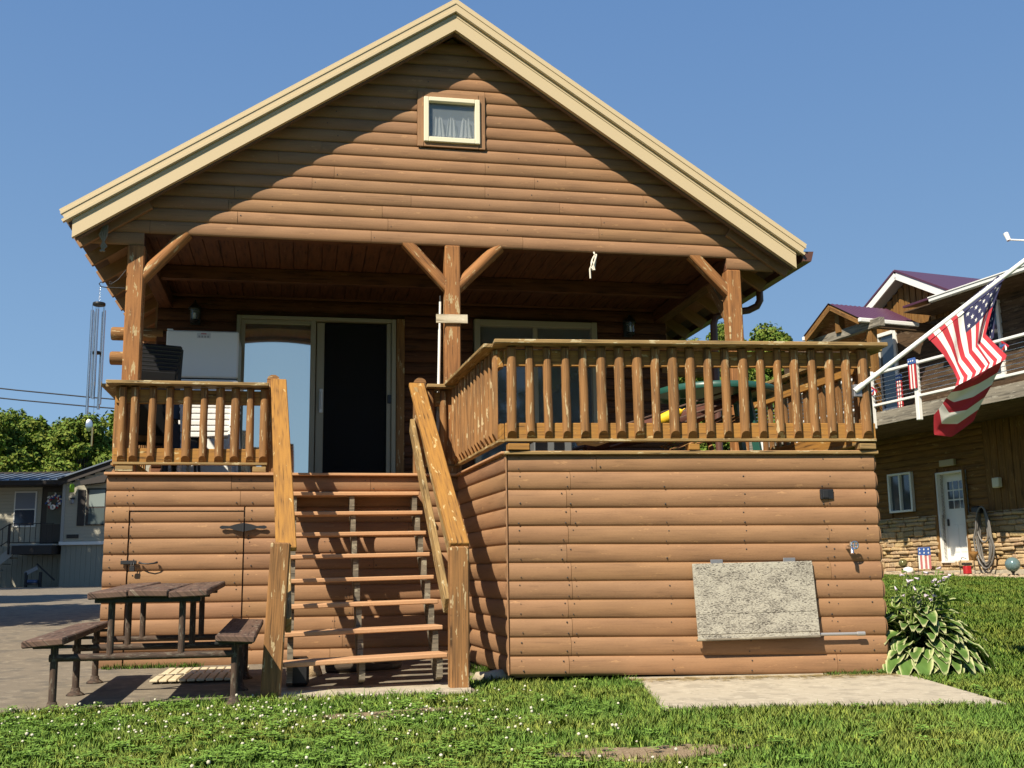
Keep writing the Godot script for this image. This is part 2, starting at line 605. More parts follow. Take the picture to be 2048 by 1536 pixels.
# a course of logs split at the given places along its length (0..1)
func course(parent: Node3D, bl: Vector3, br: Vector3, tl: Vector3, tr: Vector3, out: Vector3, deep: float, cuts: Array, m: Material, called := "log", t0 := 0.0, t1 := 1.0) -> void:
	var at := [0.0] + cuts + [1.0]
	for k in at.size() - 1:
		var a: float = at[k]
		var b: float = at[k + 1]
		put(parent, called, log_geo(bl.lerp(br, a), bl.lerp(br, b), tl.lerp(tr, a), tl.lerp(tr, b), out, deep, t0, t1, 0.0015), m)

# dark nail heads scattered in pairs, as one mass
func nails(parent: Node3D, places: Array, out: Vector3) -> void:
	var disc := Geo.new()
	disc.lathe(Vector3.ZERO, [Vector2(0.0001, 0.003), Vector2(0.006, 0.002), Vector2(0.0065, -0.002)], 6)
	var mm := MultiMesh.new()
	mm.transform_format = MultiMesh.TRANSFORM_3D
	mm.mesh = disc.mesh()
	mm.instance_count = places.size()
	var x := out.cross(Vector3.UP).normalized()
	for k in places.size():
		mm.set_instance_transform(k, Transform3D(Basis(x, out, x.cross(out)).scaled(Vector3.ONE * rng.randf_range(0.6, 1.1)), places[k]))
	var o := MultiMeshInstance3D.new()
	o.multimesh = mm
	o.material_override = M.iron
	o.name = "nail_heads"
	o.set_meta("kind", "stuff")
	parent.add_child(o, true)

func roof_y(x: float, top := 6.05) -> float:
	return top - 0.662 * absf(x - GX)

func half_round(length: float, wide: float, deep: float, cut: float, sd: int) -> Geo:
	# baluster standing on y = 0, flat back at z = 0, rounded front towards +z, lower end cut back
	rng.seed = sd
	var g := geo()
	var np := 7
	var rows := 5
	var base := 0
	for k in rows:
		var f := float(k) / (rows - 1)
		var w := wide * 0.5 * rng.randf_range(0.93, 1.05)
		var d := deep * rng.randf_range(0.92, 1.06)
		var bend := rng.randf_range(-0.003, 0.003)
		for j in np + 1:
			var a := PI * j / np
			var s := -cos(a)
			var dz := d * pow(sin(a), 0.45)
			var y := f * length
			if k == 0:
				y += -cut * 0.5 + cut * (dz / d)
			if k == rows - 1:
				y -= 0.012 * (dz / d)
			var q := Vector3(s, 0, sin(a) * 0.9 + 0.1).normalized()
			g.add(Vector3(s * w + bend, y, dz), q, Vector2(y, (s * 0.5 + 0.5) * wide * 1.4))
	for k in rows - 1:
		for j in np:
			var a := base + k * (np + 1) + j
			var b := a + np + 1
			g.tri(a, a + 1, b + 1)
			g.tri(a, b + 1, b)
	for e in [0, rows - 1]:
		var first := g.v.size()
		var o := int(e) * (np + 1)
		var q := Vector3(0, -1, 0.6).normalized() if e == 0 else Vector3.UP
		for j in np + 1:
			g.add(g.v[o + j], q, Vector2(g.v[o + j].x, g.v[o + j].z) )
		for j in range(1, np):
			if e == 0:
				g.tri(first, first + j + 1, first + j)
			else:
				g.tri(first, first + j, first + j + 1)
	g.quad(g.v[np], g.v[0], g.v[(rows - 1) * (np + 1)], g.v[(rows - 1) * (np + 1) + np], Vector2(0, 0), Vector2(0, 0.1), Vector2(length, 0.1), Vector2(length, 0))
	return g

var sticks := []

# railing between two floor points: cap, rails and balusters on the out side; at = places of the balusters (metres from a)
func railing(parent: Node3D, called: String, a: Vector3, b: Vector3, out: Vector3, top: float, at: Array, cap_over := Vector2(0.06, 0.06)) -> Node3D:
	var r := node(called, parent)
	var d := (b - a).normalized()
	var y := a.y
	put(r, "cap_rail", barred(Vector3(a.x, top - 0.02, a.z) - d * cap_over.x + out * 0.026, Vector3(b.x, top - 0.02, b.z) + d * cap_over.y + out * 0.026, 0.232, 0.034, Vector3.UP, 0.006), M.olive_rail)
	put(r, "upper_rail", barred(Vector3(a.x, top - 0.13, a.z), Vector3(b.x, top - 0.13, b.z), 0.038, 0.13, Vector3.UP), M.amber)
	put(r, "lower_rail", barred(Vector3(a.x, y + 0.155, a.z), Vector3(b.x, y + 0.155, b.z), 0.038, 0.125, Vector3.UP), M.amber)
	put(r, "ledge", barred(Vector3(a.x, y + 0.082, a.z) + out * 0.004, Vector3(b.x, y + 0.082, b.z) + out * 0.004, 0.052, 0.024, Vector3.UP), M.olive_rail)
	var turn := atan2(out.x, out.z)
	for s in at:
		var k := rng.randi() % sticks.size()
		var o := put(r, "baluster", sticks[k], M.cedar)
		o.position = a + d * s + out * 0.02 + Vector3(0, 0.115, 0)
		o.scale = Vector3(1, (top - 0.04 - y - 0.115) / 0.64, 1)
		o.rotation = Vector3(rng.randf_range(-0.006, 0.006), turn + rng.randf_range(-0.03, 0.03), rng.randf_range(-0.006, 0.006))
	return r

func post(parent: Node3D, called: String, x: float, z: float, y0: float, y1: float, w: float, m: Material, lean := Vector3.ZERO) -> MeshInstance3D:
	return put(parent, called, barred(Vector3(x, y0, z), Vector3(x, y1, z) + lean, w, w, Vector3.RIGHT, 0.011), m)

func build_cabin() -> void:
	for k in 14:
		sticks.append(half_round(0.64, [0.076, 0.070, 0.080, 0.066, 0.073][k % 5], [0.042, 0.038, 0.045, 0.036, 0.04][k % 5], 0.065, 900 + k).mesh())
	rng.seed = 5
	var cabin := thing("log_cabin", "small brown log cabin with beige gable trim, covered porch and raised railed deck", "cabin")
	var up := Vector3.UP
	var front := Vector3(0, 0, 1)

	# --- lower wall under the porch, with the storage door cut into it
	var low := node("porch_base_wall", cabin)
	var door := node("storage_door", cabin)
	var rows := 12
	var rh := 0.1405
	var top := 1.672
	var nl := []
	for k in rows:
		var y1 := top - k * rh
		var y0 := y1 - rh
		var drop := 0.012 * k / rows
		var bl := Vector3(-3.077, y0, 0.0)
		var br := Vector3(0.2, y0 - drop, 0.0)
		var tl := Vector3(-3.077, y1, 0.0)
		var tr := Vector3(0.2, y1 - drop, 0.0)
		var span := 3.277
		var da := (-2.875 + 3.077) / span
		var db := (-1.885 + 3.077) / span
		var seam := (rng.randf_range(-1.2, -0.4) + 3.077) / span
		for s in [0.06, 0.165, 0.24, span * db - 0.06, span * db + 0.06, span * seam - 0.03, span * seam + 0.03]:
			for t in [0.2, 0.72]:
				if rng.randf() < 0.8:
					nl.append(Vector3(-3.077 + s + rng.randf_range(-0.02, 0.02), lerpf(y0, y1, t + rng.randf_range(-0.06, 0.06)) , 0.027))
		var at_top := y0 < 1.345 and y1 > 1.345
		if y0 >= 1.345:
			course(low, bl, br, tl, tr, front, 0.05, [rng.randf_range(0.2, 0.5), seam], M.log_paint)
			continue
		course(low, bl, bl.lerp(br, da), tl, tl.lerp(tr, da), front, 0.05, [], M.log_paint)
		course(low, bl.lerp(br, db + 0.003), br, tl.lerp(tr, db + 0.003), tr, front, 0.05, [(seam - db) / (1.0 - db)] if rng.randf() < 0.6 else [], M.log_paint)
		var c0 := bl.lerp(br, da + 0.0035)
		var c1 := bl.lerp(br, db)
		var c2 := tl.lerp(tr, da + 0.0035)
		var c3 := tl.lerp(tr, db)
		if at_top:
			var t := (1.345 - y0) / rh
			course(low, bl.lerp(br, da), bl.lerp(br, db), tl.lerp(tr, da), tl.lerp(tr, db), front, 0.05, [], M.log_paint, "log", t + 0.1, 1.0)
			course(door, c0, c1, c2, c3, front, 0.05, [], M.log_paint, "log", 0.0, t - 0.02)
		else:
			course(door, c0, c1, c2, c3, front, 0.05, [], M.log_paint)
	put(low, "backing", boxed(Vector3(-1.44, 0.8, -0.05), Vector3(3.26, 1.72, 0.06)), M.room_wood)
	nails(low, nl, front)
	# iron on the storage door
	var hinge := Geo.new()
	hinge.slab(PackedVector2Array([Vector2(-0.205, 0.006), Vector2(-0.185, 0.016), Vector2(-0.12, 0.010), Vector2(-0.07, 0.026), Vector2(-0.02, 0.036), Vector2(0.02, 0.036), Vector2(0.07, 0.026), Vector2(0.12, 0.010), Vector2(0.185, 0.016), Vector2(0.205, 0.006), Vector2(0.205, -0.006), Vector2(0.185, -0.016), Vector2(0.12, -0.010), Vector2(0.07, -0.026), Vector2(0.02, -0.036), Vector2(-0.02, -0.036), Vector2(-0.07, -0.026), Vector2(-0.12, -0.010), Vector2(-0.185, -0.016), Vector2(-0.205, -0.006)]), Vector3(-1.885, 1.205, 0.055), Vector3.RIGHT, up, front, 0.006)
	hinge.tube([Vector3(-1.885, 1.165, 0.06), Vector3(-1.885, 1.245, 0.06)], [0.009], 8)
	put(door, "hinge", hinge, M.iron)
	var latch := boxed(Vector3(-2.855, 0.903, 0.053), Vector3(0.135, 0.034, 0.012), 0.004)
	latch.tube([Vector3(-2.83, 0.90, 0.06), Vector3(-2.83, 0.87, 0.075), Vector3(-2.81, 0.87, 0.075), Vector3(-2.81, 0.90, 0.06)], [0.005], 6)
	put(door, "latch", latch, M.iron)
	put(door, "padlock", boxed(Vector3(-2.82, 0.845, 0.07), Vector3(0.045, 0.045, 0.018), 0.006), M.iron)
	var hd := Geo.new()
	hd.tube([Vector3(-2.765, 0.90, 0.05), Vector3(-2.74, 0.893, 0.075), Vector3(-2.69, 0.888, 0.085), Vector3(-2.64, 0.893, 0.075), Vector3(-2.615, 0.902, 0.05)], [0.011, 0.007, 0.006, 0.007, 0.011], 8)
	put(door, "handle", hd, M.iron)

	# --- deck that stands forward beside the stairs
	var dk := node("deck_base_wall", cabin)
	var A0 := Vector3(0.188, 0, 1.8865)
	var A1 := Vector3(3.1385, 0, 2.1425)
	var B0 := Vector3(0.088, 0, 0.0)
	var of := (A1 - A0).cross(up).normalized() * -1.0
	if of.z < 0:
		of = -of
	var os := Vector3(-1, 0, 0.053).normalized()
	nl = []
	for k in rows:
		var f0 := float(k) / rows
		var f1 := float(k + 1) / rows
		var yl := [lerpf(top, 0.0, f0) , lerpf(top, 0.0, f1)]
		var yr := [lerpf(top, -0.045, f0), lerpf(top, -0.045, f1)]
		var cuts := []
		cuts = [0.155 + rng.randf_range(-0.004, 0.012)]
		if k == 0:
			cuts = [0.235]
		if k in [2, 4, 6, 11]:
			cuts.append(0.862 + rng.randf_range(-0.01, 0.01))
		course(dk, A0 + up * yl[1], A1 + up * yr[1], A0 + up * yl[0], A1 + up * yr[0], of, 0.05, cuts, M.log_paint)
		course(dk, B0 + up * (yl[1] + 0.015), A0 + up * yl[1], B0 + up * (yl[0] + 0.012), A0 + up * yl[0], os, 0.05, [], M.log_paint)
		course(dk, A1 + up * yr[1], Vector3(3.05, yr[1] + 0.1, 0), A1 + up * yr[0], Vector3(3.05, yr[0], 0), Vector3(1, 0, 0.04).normalized(), 0.05, [], M.log_paint)
		for s in [0.03, cuts[0] - 0.012, cuts[0] + 0.012, 0.42, 0.63, 0.852, 0.87, 0.965]:
			for t in [0.22, 0.76]:
				if rng.randf() < 0.72:
					var p := A0.lerp(A1, s + rng.randf_range(-0.004, 0.004))
					p.y = lerpf(lerpf(yl[1], yr[1], s), lerpf(yl[0], yr[0], s), t + rng.randf_range(-0.07, 0.07))
					nl.append(p + of * 0.027)
	nails(dk, nl, of)
	put(dk, "corner_strip", barred(A0 + Vector3(-0.012, 0.0, 0.012), A0 + Vector3(-0.012, top, 0.012), 0.012, 0.012, Vector3.RIGHT), M.log_paint)
	var inner := Geo.new()
	inner.slab(PackedVector2Array([Vector2(0.15, 0.0), Vector2(0.235, 1.84), Vector2(3.10, 2.09), Vector2(3.02, 0.0)]), Vector3(0, 0.82, 0), Vector3.RIGHT, front, up, 1.68)
	put(dk, "backing", inner, M.room_wood)
	# floors
	var fl := node("deck_floor", cabin)
	for k in 16:
		var z1 := 2.19 - k * 0.139
		var f := clampf((z1 - 0.0) / 1.9, 0.0, 1.0)
		if z1 > 0.0:
			put(fl, "floor_board", barred(Vector3(lerpf(0.06, 0.16, f), H - 0.016, z1 - 0.06 - 0.25 * f), Vector3(3.17, H - 0.016, z1 - 0.06), 0.132, 0.026, up), M.olive_rail)
	put(fl, "front_edge", barred(A0 + Vector3(-0.02, H - 0.010, 0.018), A1 + Vector3(0.02, H - 0.010, 0.018), 0.06, 0.02, up), M.tread_paint)
	put(fl, "stair_side_edge", barred(Vector3(0.068, H - 0.010, 0.06), Vector3(0.166, H - 0.010, 1.90), 0.06, 0.02, up), M.tread_paint)
	var pf := node("porch_floor", cabin)
	put(pf, "front_edge", boxed(Vector3(-1.51, H - 0.011, 0.005), Vector3(3.17, 0.024, 0.14)), M.tread_paint)
	for k in 18:
		put(pf, "floor_board", boxed(Vector3(-0.03, H - 0.016, -0.135 - k * 0.137), Vector3(6.05, 0.026, 0.13)), M.grey_wood)

	# --- front posts, braces, header
	var frame := node("porch_frame", cabin)
	for x in [-2.92, 0.025, 2.925]:
		post(frame, "post", x, -0.05, H - 0.01, 3.80 if absf(x) > 1 else 3.93, 0.152, M.post_stain)
	for b in [[-2.85, 3.515, -2.50], [-0.052, 3.545, -0.41], [0.103, 3.55, 0.475], [2.85, 3.60, 2.515]]:
		var g := geo()
		var r := 0.062 if b[0] in [-2.85, 0.103] else 0.058
		if b[0] in [-2.85, 0.103]:
			g.tube([Vector3(b[0] - signf(b[2] - b[0]) * 0.05, b[1] - 0.05, -0.04), Vector3(b[2] + signf(b[2] - b[0]) * 0.02, 3.95, -0.04)], [0.064], 12)
		else:
			g.bar(Vector3(b[0] - signf(b[2] - b[0]) * 0.05, b[1] - 0.05, -0.04), Vector3(b[2] + signf(b[2] - b[0]) * 0.03, 3.97, -0.04), 0.10, 0.115, front, 0.012)
		put(frame, "brace", g, M.post_stain)
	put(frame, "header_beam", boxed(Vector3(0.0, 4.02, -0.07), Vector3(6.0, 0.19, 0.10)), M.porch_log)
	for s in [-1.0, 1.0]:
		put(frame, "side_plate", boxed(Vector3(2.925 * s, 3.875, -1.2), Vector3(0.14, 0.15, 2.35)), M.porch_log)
		course(frame, Vector3(2.855 if s > 0 else -3.36, 3.80, 0.0), Vector3(3.36 if s > 0 else -2.855, 3.80, 0.0), Vector3(2.855 if s > 0 else -3.36, 3.925, 0.0), Vector3(3.36 if s > 0 else -2.855, 3.925, 0.0), front, 0.045, [], M.log_paint, "plate_log")
		put(frame, "side_brace", barred(Vector3(2.925 * s, 3.30, -0.1), Vector3(2.925 * s, 3.84, -0.62), 0.1, 0.1, front), M.cedar)
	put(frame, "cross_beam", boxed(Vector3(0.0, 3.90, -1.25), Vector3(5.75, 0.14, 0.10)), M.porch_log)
	var ceil := node("porch_ceiling", cabin)
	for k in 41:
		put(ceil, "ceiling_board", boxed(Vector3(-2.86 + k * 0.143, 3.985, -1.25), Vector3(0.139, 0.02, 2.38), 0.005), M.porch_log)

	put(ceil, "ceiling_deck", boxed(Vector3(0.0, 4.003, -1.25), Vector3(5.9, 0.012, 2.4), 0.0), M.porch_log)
	# --- gable
	var gab := node("gable_wall", cabin)
	var gh := 0.1255
	nl = []
	for k in 17:
		var y0 := 3.922 + k * gh
		var y1 := y0 + gh
		var w0 := minf((6.15 - y0) / 0.662, 3.34)
		var w1 := w0
		var segs := [[-w0, w0, -w1, w1]]
		if y0 < 5.50 and y1 > 4.94:
			segs = [[-w0, -0.3545, -w1, -0.3545], [0.3275, w0, 0.3275, w1]]
			if y1 > 5.51:
				course(gab, Vector3(-0.3245, y0, 0), Vector3(0.3575, y0, 0), Vector3(-0.3245, y1, 0), Vector3(0.3575, y1, 0), front, 0.045, [], M.log_paint, "log", (5.503 - y0) / gh, 1.0)
		for s in segs:
			var cuts := []
			var len: float = s[1] - s[0]
			if len > 2.0:
				var x := rng.randf_range(0.5, 1.6)
				while x < len - 0.4:
					cuts.append(x / len)
					x += rng.randf_range(1.3, 2.5)
			course(gab, Vector3(GX + s[0], y0, 0), Vector3(GX + s[1], y0, 0), Vector3(GX + s[2], y1, 0), Vector3(GX + s[3], y1, 0), front, 0.045, cuts, M.log_paint)
			for c in cuts:
				if rng.randf() < 0.7:
					nl.append(Vector3(GX + s[0] + len * c + 0.03, y0 + gh * rng.randf_range(0.3, 0.7), 0.0242))
			if rng.randf() < 0.8:
				nl.append(Vector3(GX + s[0] + len * rng.randf_range(0.2, 0.8), y0 + gh * 0.5, 0.0246))
	nails(gab, nl, front)
	var back := Geo.new()
	back.slab(PackedVector2Array([Vector2(-3.2, 3.94), Vector2(-0.3, 3.94), Vector2(-0.3, 5.95), Vector2(-0.35, 5.95)]), Vector3(0, 0, -0.04), Vector3.RIGHT, up, front, 0.04)
	back.slab(PackedVector2Array([Vector2(0.33, 3.94), Vector2(3.25, 3.94), Vector2(0.38, 5.9), Vector2(0.33, 5.95)]), Vector3(0, 0, -0.04), Vector3.RIGHT, up, front, 0.04)
	back.slab(PackedVector2Array([Vector2(-0.3, 3.94), Vector2(0.33, 3.94), Vector2(0.33, 4.97), Vector2(-0.3, 4.97)]), Vector3(0, 0, -0.04), Vector3.RIGHT, up, front, 0.04)
	back.slab(PackedVector2Array([Vector2(-0.3, 5.45), Vector2(0.33, 5.45), Vector2(0.33, 5.9), Vector2(0.03, 6.12), Vector2(-0.3, 5.9)]), Vector3(0, 0, -0.04), Vector3.RIGHT, up, front, 0.04)
	put(gab, "backing", back, M.room_wood)
	var win := node("gable_window", cabin)
	for q in [[-0.292, 5.214, 0.062, 0.574], [0.325, 5.214, 0.062, 0.574]]:
		put(win, "trim", boxed(Vector3(q[0], q[1], 0.032), Vector3(q[2], q[3], 0.022)), M.log_paint)
	for q in [[0.016, 5.472, 0.548, 0.058], [0.016, 4.9505, 0.548, 0.046]]:
		put(win, "trim", boxed(Vector3(q[0], q[1], 0.032), Vector3(q[2], q[3], 0.022)), M.log_paint)
	for q in [[-0.236, 5.207, 0.05, 0.47], [0.276, 5.207, 0.05, 0.47], [0.02, 5.419, 0.462, 0.046], [0.02, 4.998, 0.462, 0.052]]:
		put(win, "frame", boxed(Vector3(q[0], q[1], 0.04), Vector3(q[2], q[3], 0.06), 0.006), M.cream_frame)
	put(win, "pane", boxed(Vector3(0.02, 5.21, 0.018), Vector3(0.47, 0.38, 0.004), 0.0), M.pane)
	put(win, "blind", boxed(Vector3(0.02, 5.21, -0.045), Vector3(0.50, 0.42, 0.006), 0.0), mat("blind_grey", Color(0.10, 0.12, 0.15), 0.9))
	for x in [-0.11, 0.025, 0.165]:
		var lace := Geo.new()
		var n := 10
		for j in n:
			var f0 := float(j) / n
			var f1 := float(j + 1) / n
			var z0 := -0.01 + 0.012 * sin(f0 * 17.0 + x * 30.0)
			var z1 := -0.01 + 0.012 * sin(f1 * 17.0 + x * 30.0)
			var wt := 0.036
			var wb := 0.062
			var s0 := 0.014 * sin(f0 * 25.0)
			var s1 := 0.014 * sin(f1 * 25.0)
			lace.quad(Vector3(x + lerpf(-wb, wb, f0), 5.06 + s0, z0), Vector3(x + lerpf(-wb, wb, f1), 5.06 + s1, z1), Vector3(x + lerpf(-wt, wt, f1), 5.255 + s0, z1), Vector3(x + lerpf(-wt, wt, f0), 5.255 - s1, z0))
		put(win, "curtain", lace, M.lace)

	# --- roof
	var rf := node("roof", cabin)
	for s in [-1.0, 1.0]:
		var run := 3.56
		var dir := Vector3(s, -0.662, 0).normalized()
		var nrm := Vector3(s * 0.662, 1, 0).normalized()
		var len := run * sqrt(1.0 + 0.662 * 0.662)
		var apex := Vector3(GX, 0, 0)
		# panel
		var g := geo()
		g.box(apex + up * 6.27 + dir * (len * 0.5 - 0.02) - Vector3(0, 0, 4.545), Vector3(len - 0.02, 0.06, 9.42), Basis(dir, nrm, dir.cross(nrm)), 0.004)
		put(rf, "roof_panel", g, M.roof_brown)
		g = geo()
		g.box(apex + up * 6.175 + dir * (len * 0.5 - 0.1) - Vector3(0, 0, 4.6), Vector3(len - 0.25, 0.03, 9.5), Basis(dir, nrm, dir.cross(nrm)), 0.002)
		put(rf, "soffit_board", g, M.log_paint)
		# rake trim: an upper band over a lower one, mitred at the ridge
		var prof := func(y_top: float, y_bot: float, x_end: float, z0: float, z1: float, plumb: bool) -> Geo:
			var k := Geo.new()
			var e0 := Vector2(x_end, y_top - 0.662 * x_end)
			var e1 := Vector2(x_end, y_bot - 0.662 * x_end)
			if not plumb:
				e1 = Vector2(x_end - (y_top - y_bot) * 0.45, 0)
				e1.y = y_bot - 0.662 * e1.x
			k.slab(PackedVector2Array([Vector2(0, y_bot), e1, e0, Vector2(0, y_top)]), Vector3(GX, 0, (z0 + z1) * 0.5), Vector3(s, 0, 0), up, front, z1 - z0)
			return k
		put(rf, "rake_trim", prof.call(6.392, 6.245, 3.585, 0.225, 0.293, false), M.rake_metal)
		put(rf, "rake_rib", prof.call(6.355, 6.335, 3.575, 0.255, 0.300, false), M.rake_metal)
		put(rf, "rake_rib", prof.call(6.282, 6.252, 3.56, 0.255, 0.301, false), M.rake_metal)
		put(rf, "rake_board", prof.call(6.242, 6.07, 3.47, 0.217, 0.267, true), M.rake_metal)
		put(rf, "rake_rib", prof.call(6.220, 6.208, 3.47, 0.255, 0.273, true), M.rake_metal)
		put(rf, "rake_backer", prof.call(6.36, 6.055, 3.45, 0.167, 0.217, true), M.roof_brown)
		# eave: fascia and rafter tails
		for k in 16:
			var z := 0.05 - k * 0.6
			var a := Vector3(GX + s * 2.85, 6.09 - 0.662 * 2.85, z)
			var b := Vector3(GX + s * 3.47, 6.09 - 0.662 * 3.47, z)
			put(rf, "rafter_tail", barred(a, b, 0.045, 0.13, front.cross(b - a), 0.004), M.log_paint)
	put(rf, "ridge_cap", boxed(Vector3(GX, 6.315, -4.545), Vector3(0.22, 0.05, 9.42), 0.01), M.roof_brown)
	# --- gutter with downspout along one eave
	var gut := node("gutter", cabin)
	var gx := GX + 3.60
	var gy := 3.90
	var cross := [Vector2(-0.055, 0.05), Vector2(-0.055, -0.05), Vector2(0.035, -0.05), Vector2(0.05, 0.0), Vector2(0.065, 0.055)]
	var gg := Geo.new()
	for k in cross.size() - 1:
		var a: Vector2 = cross[k]
		var b: Vector2 = cross[k + 1]
		gg.quad(Vector3(gx + a.x, gy + a.y, 0.26), Vector3(gx + b.x, gy + b.y, 0.26), Vector3(gx + b.x, gy + b.y, -9.0), Vector3(gx + a.x, gy + a.y, -9.0))
		gg.quad(Vector3(gx + a.x * 0.94, gy + a.y * 0.94 + 0.002, -9.0), Vector3(gx + b.x * 0.94, gy + b.y * 0.94 + 0.002, -9.0), Vector3(gx + b.x * 0.94, gy + b.y * 0.94 + 0.002, 0.26), Vector3(gx + a.x * 0.94, gy + a.y * 0.94 + 0.002, 0.26))
	put(gut, "trough", gg, M.gutter_brown)
	var cap := Geo.new()
	var cp := PackedVector2Array()
	for q in cross:
		cp.append(q)
	cap.slab(cp, Vector3(gx, gy, 0.262), Vector3.RIGHT, up, front, 0.006)
	put(gut, "end_cap", cap, M.gutter_brown)
	var ds := Geo.new()
	ds.tube([Vector3(gx, gy - 0.04, -0.95), Vector3(gx, gy - 0.15, -0.95), Vector3(gx - 0.035, gy - 0.215, -0.96), Vector3(gx - 0.12, gy - 0.255, -1.0), Vector3(3.22, gy - 0.30, -1.02), Vector3(3.13, gy - 0.34, -1.03), Vector3(3.10, gy - 0.42, -1.03), Vector3(3.10, 1.0, -1.03)], [0.04], 10)
	put(gut, "downspout", ds, M.gutter_brown)

	# --- cabin walls behind the porch
	var bw := node("porch_wall", cabin)
	for k in 17:
		var y0 := H + k * 0.141
		var y1 := y0 + 0.141
		var segs := [[-3.02, 3.02]]
		if y0 < 3.74:
			segs = [[-3.02, -2.145], [-0.215, 0.60], [2.13, 3.02]]
		for s in segs:
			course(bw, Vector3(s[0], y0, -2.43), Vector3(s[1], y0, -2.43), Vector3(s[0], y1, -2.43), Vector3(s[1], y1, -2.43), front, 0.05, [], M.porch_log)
	for s in [-1.0, 1.0]:
		for k in [5, 6]:
			var g := geo()
			g.tube([Vector3(2.95 * s, H + 0.115 + k * 0.282, -2.47), Vector3(3.50 * s, H + 0.115 + k * 0.282, -2.47), Vector3(3.515 * s, H + 0.115 + k * 0.282, -2.47)], [0.078, 0.078, 0.07], 12)
			put(bw, "log_end", g, M.cedar)
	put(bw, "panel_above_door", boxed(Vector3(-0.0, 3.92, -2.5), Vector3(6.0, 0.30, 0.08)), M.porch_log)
	var bp := Geo.new()
	for q in [[-3.02, -2.15], [-0.31, 0.60], [2.13, 3.02]]:
		bp.box(Vector3((q[0] + q[1]) * 0.5, 2.72, -2.50), Vector3(q[1] - q[0], 2.08, 0.06), Basis(), 0.0)
	put(bw, "backing", bp, M.room_wood)
	var sw := node("side_wall", cabin)
	for s in [-1.0, 1.0]:
		for k in 29:
			var y0 := -0.1 + k * 0.141
			var z0 := -2.45 if y0 > H - 0.1 else 0.0
			course(sw, Vector3(3.02 * s, y0, z0 if s > 0 else -9.0), Vector3(3.02 * s, y0, -9.0 if s > 0 else z0), Vector3(3.02 * s, y0 + 0.141, z0 if s > 0 else -9.0), Vector3(3.02 * s, y0 + 0.141, -9.0 if s > 0 else z0), Vector3(s, 0, 0), 0.05, [], M.log_paint)
	var rm := node("room", cabin)
	put(rm, "floor", boxed(Vector3(0, H - 0.03, -5.7), Vector3(5.95, 0.05, 6.4)), M.room_wood)
	put(rm, "inner_wall", boxed(Vector3(0, 2.9, -8.95), Vector3(6.0, 5.9, 0.1)), M.room_wood)
	put(rm, "inner_wall", boxed(Vector3(-2.97, 1.9, -5.7), Vector3(0.06, 3.9, 6.4)), M.room_wood)
	put(rm, "inner_wall", boxed(Vector3(2.97, 1.9, -5.7), Vector3(0.06, 3.9, 6.4)), M.room_wood)
	put(rm, "ceiling", boxed(Vector3(0, 4.03, -5.7), Vector3(5.95, 0.04, 6.4)), M.room_wood)
	put(rm, "counter", boxed(Vector3(-1.35, 2.0, -5.2), Vector3(0.9, 0.06, 0.6)), M.tan_frame)
	put(rm, "cabinet", boxed(Vector3(-1.35, 1.83, -5.2), Vector3(0.84, 0.28, 0.55)), M.almond)

	# --- sliding doors
	var sd := node("sliding_door", cabin)
	for q in [[-2.118, 2.717, 0.045, 2.045, 0.1], [-0.345, 2.717, 0.05, 2.045, 0.1], [-1.232, 3.717, 1.724, 0.045, 0.1], [-1.675, 3.672, 0.84, 0.042, 0.05], [-1.275, 2.70, 0.06, 1.99, 0.09], [-2.07, 2.68, 0.05, 1.95, 0.05]]:
		put(sd, "frame", boxed(Vector3(q[0], q[1], -2.40), Vector3(q[2], q[3], q[4]), 0.005), M.tan_frame)
	put(sd, "track", boxed(Vector3(-1.232, H + 0.016, -2.40), Vector3(1.73, 0.03, 0.1)), M.tan_frame)
	# old insulated glass, drawn in a little at its middle
	var glass := Geo.new()
	for j in 25:
		for k in 13:
			var s := 2.0 * k / 12.0 - 1.0
			var t := 2.0 * j / 24.0 - 1.0
			var q := Vector3(-0.0042 * 2.0 * s * (1.0 - t * t) / 0.38, -0.0042 * 2.0 * t * (1.0 - s * s) / 0.975, 1.0).normalized()
			glass.add(Vector3(-1.675 + 0.38 * s, 2.68 + 0.975 * t, -2.40 - 0.0042 * (1.0 - s * s) * (1.0 - t * t)), q, Vector2(s, t))
	for j in 24:
		for k in 12:
			var i0 := j * 13 + k
			glass.tri(i0, i0 + 1, i0 + 14)
			glass.tri(i0, i0 + 14, i0 + 13)
	put(sd, "fixed_pane", glass, M.mirror_pane)
	put(sd, "pane_backing", boxed(Vector3(-1.675, 2.68, -2.42), Vector3(0.76, 1.95, 0.006), 0.0), M.room_wood)
	put(sd, "sliding_stile", boxed(Vector3(-1.19, 2.70, -2.43), Vector3(0.09, 1.97, 0.04)), M.tan_frame)
	put(sd, "screen", boxed(Vector3(-0.765, 2.70, -2.41), Vector3(0.76, 1.95, 0.003), 0.0), M.screen)
	put(sd, "screen_stile", boxed(Vector3(-0.40, 2.70, -2.40), Vector3(0.05, 1.98, 0.03)), M.tan_frame)
	var hh := boxed(Vector3(-1.175, 2.76, -2.395), Vector3(0.045, 0.28, 0.03), 0.008)
	hh.tube([Vector3(-1.175, 2.86, -2.39), Vector3(-1.172, 2.85, -2.35), Vector3(-1.172, 2.68, -2.35), Vector3(-1.175, 2.67, -2.39)], [0.011], 8)
	put(sd, "handle", hh, M.white_paint)
	put(sd, "latch", boxed(Vector3(-0.392, 2.79, -2.375), Vector3(0.05, 0.10, 0.03), 0.006), M.black_plastic)
	put(sd, "side_trim", boxed(Vector3(-0.265, 2.72, -2.395), Vector3(0.095, 2.06, 0.05)), M.cedar)
	var pw := node("patio_window", cabin)
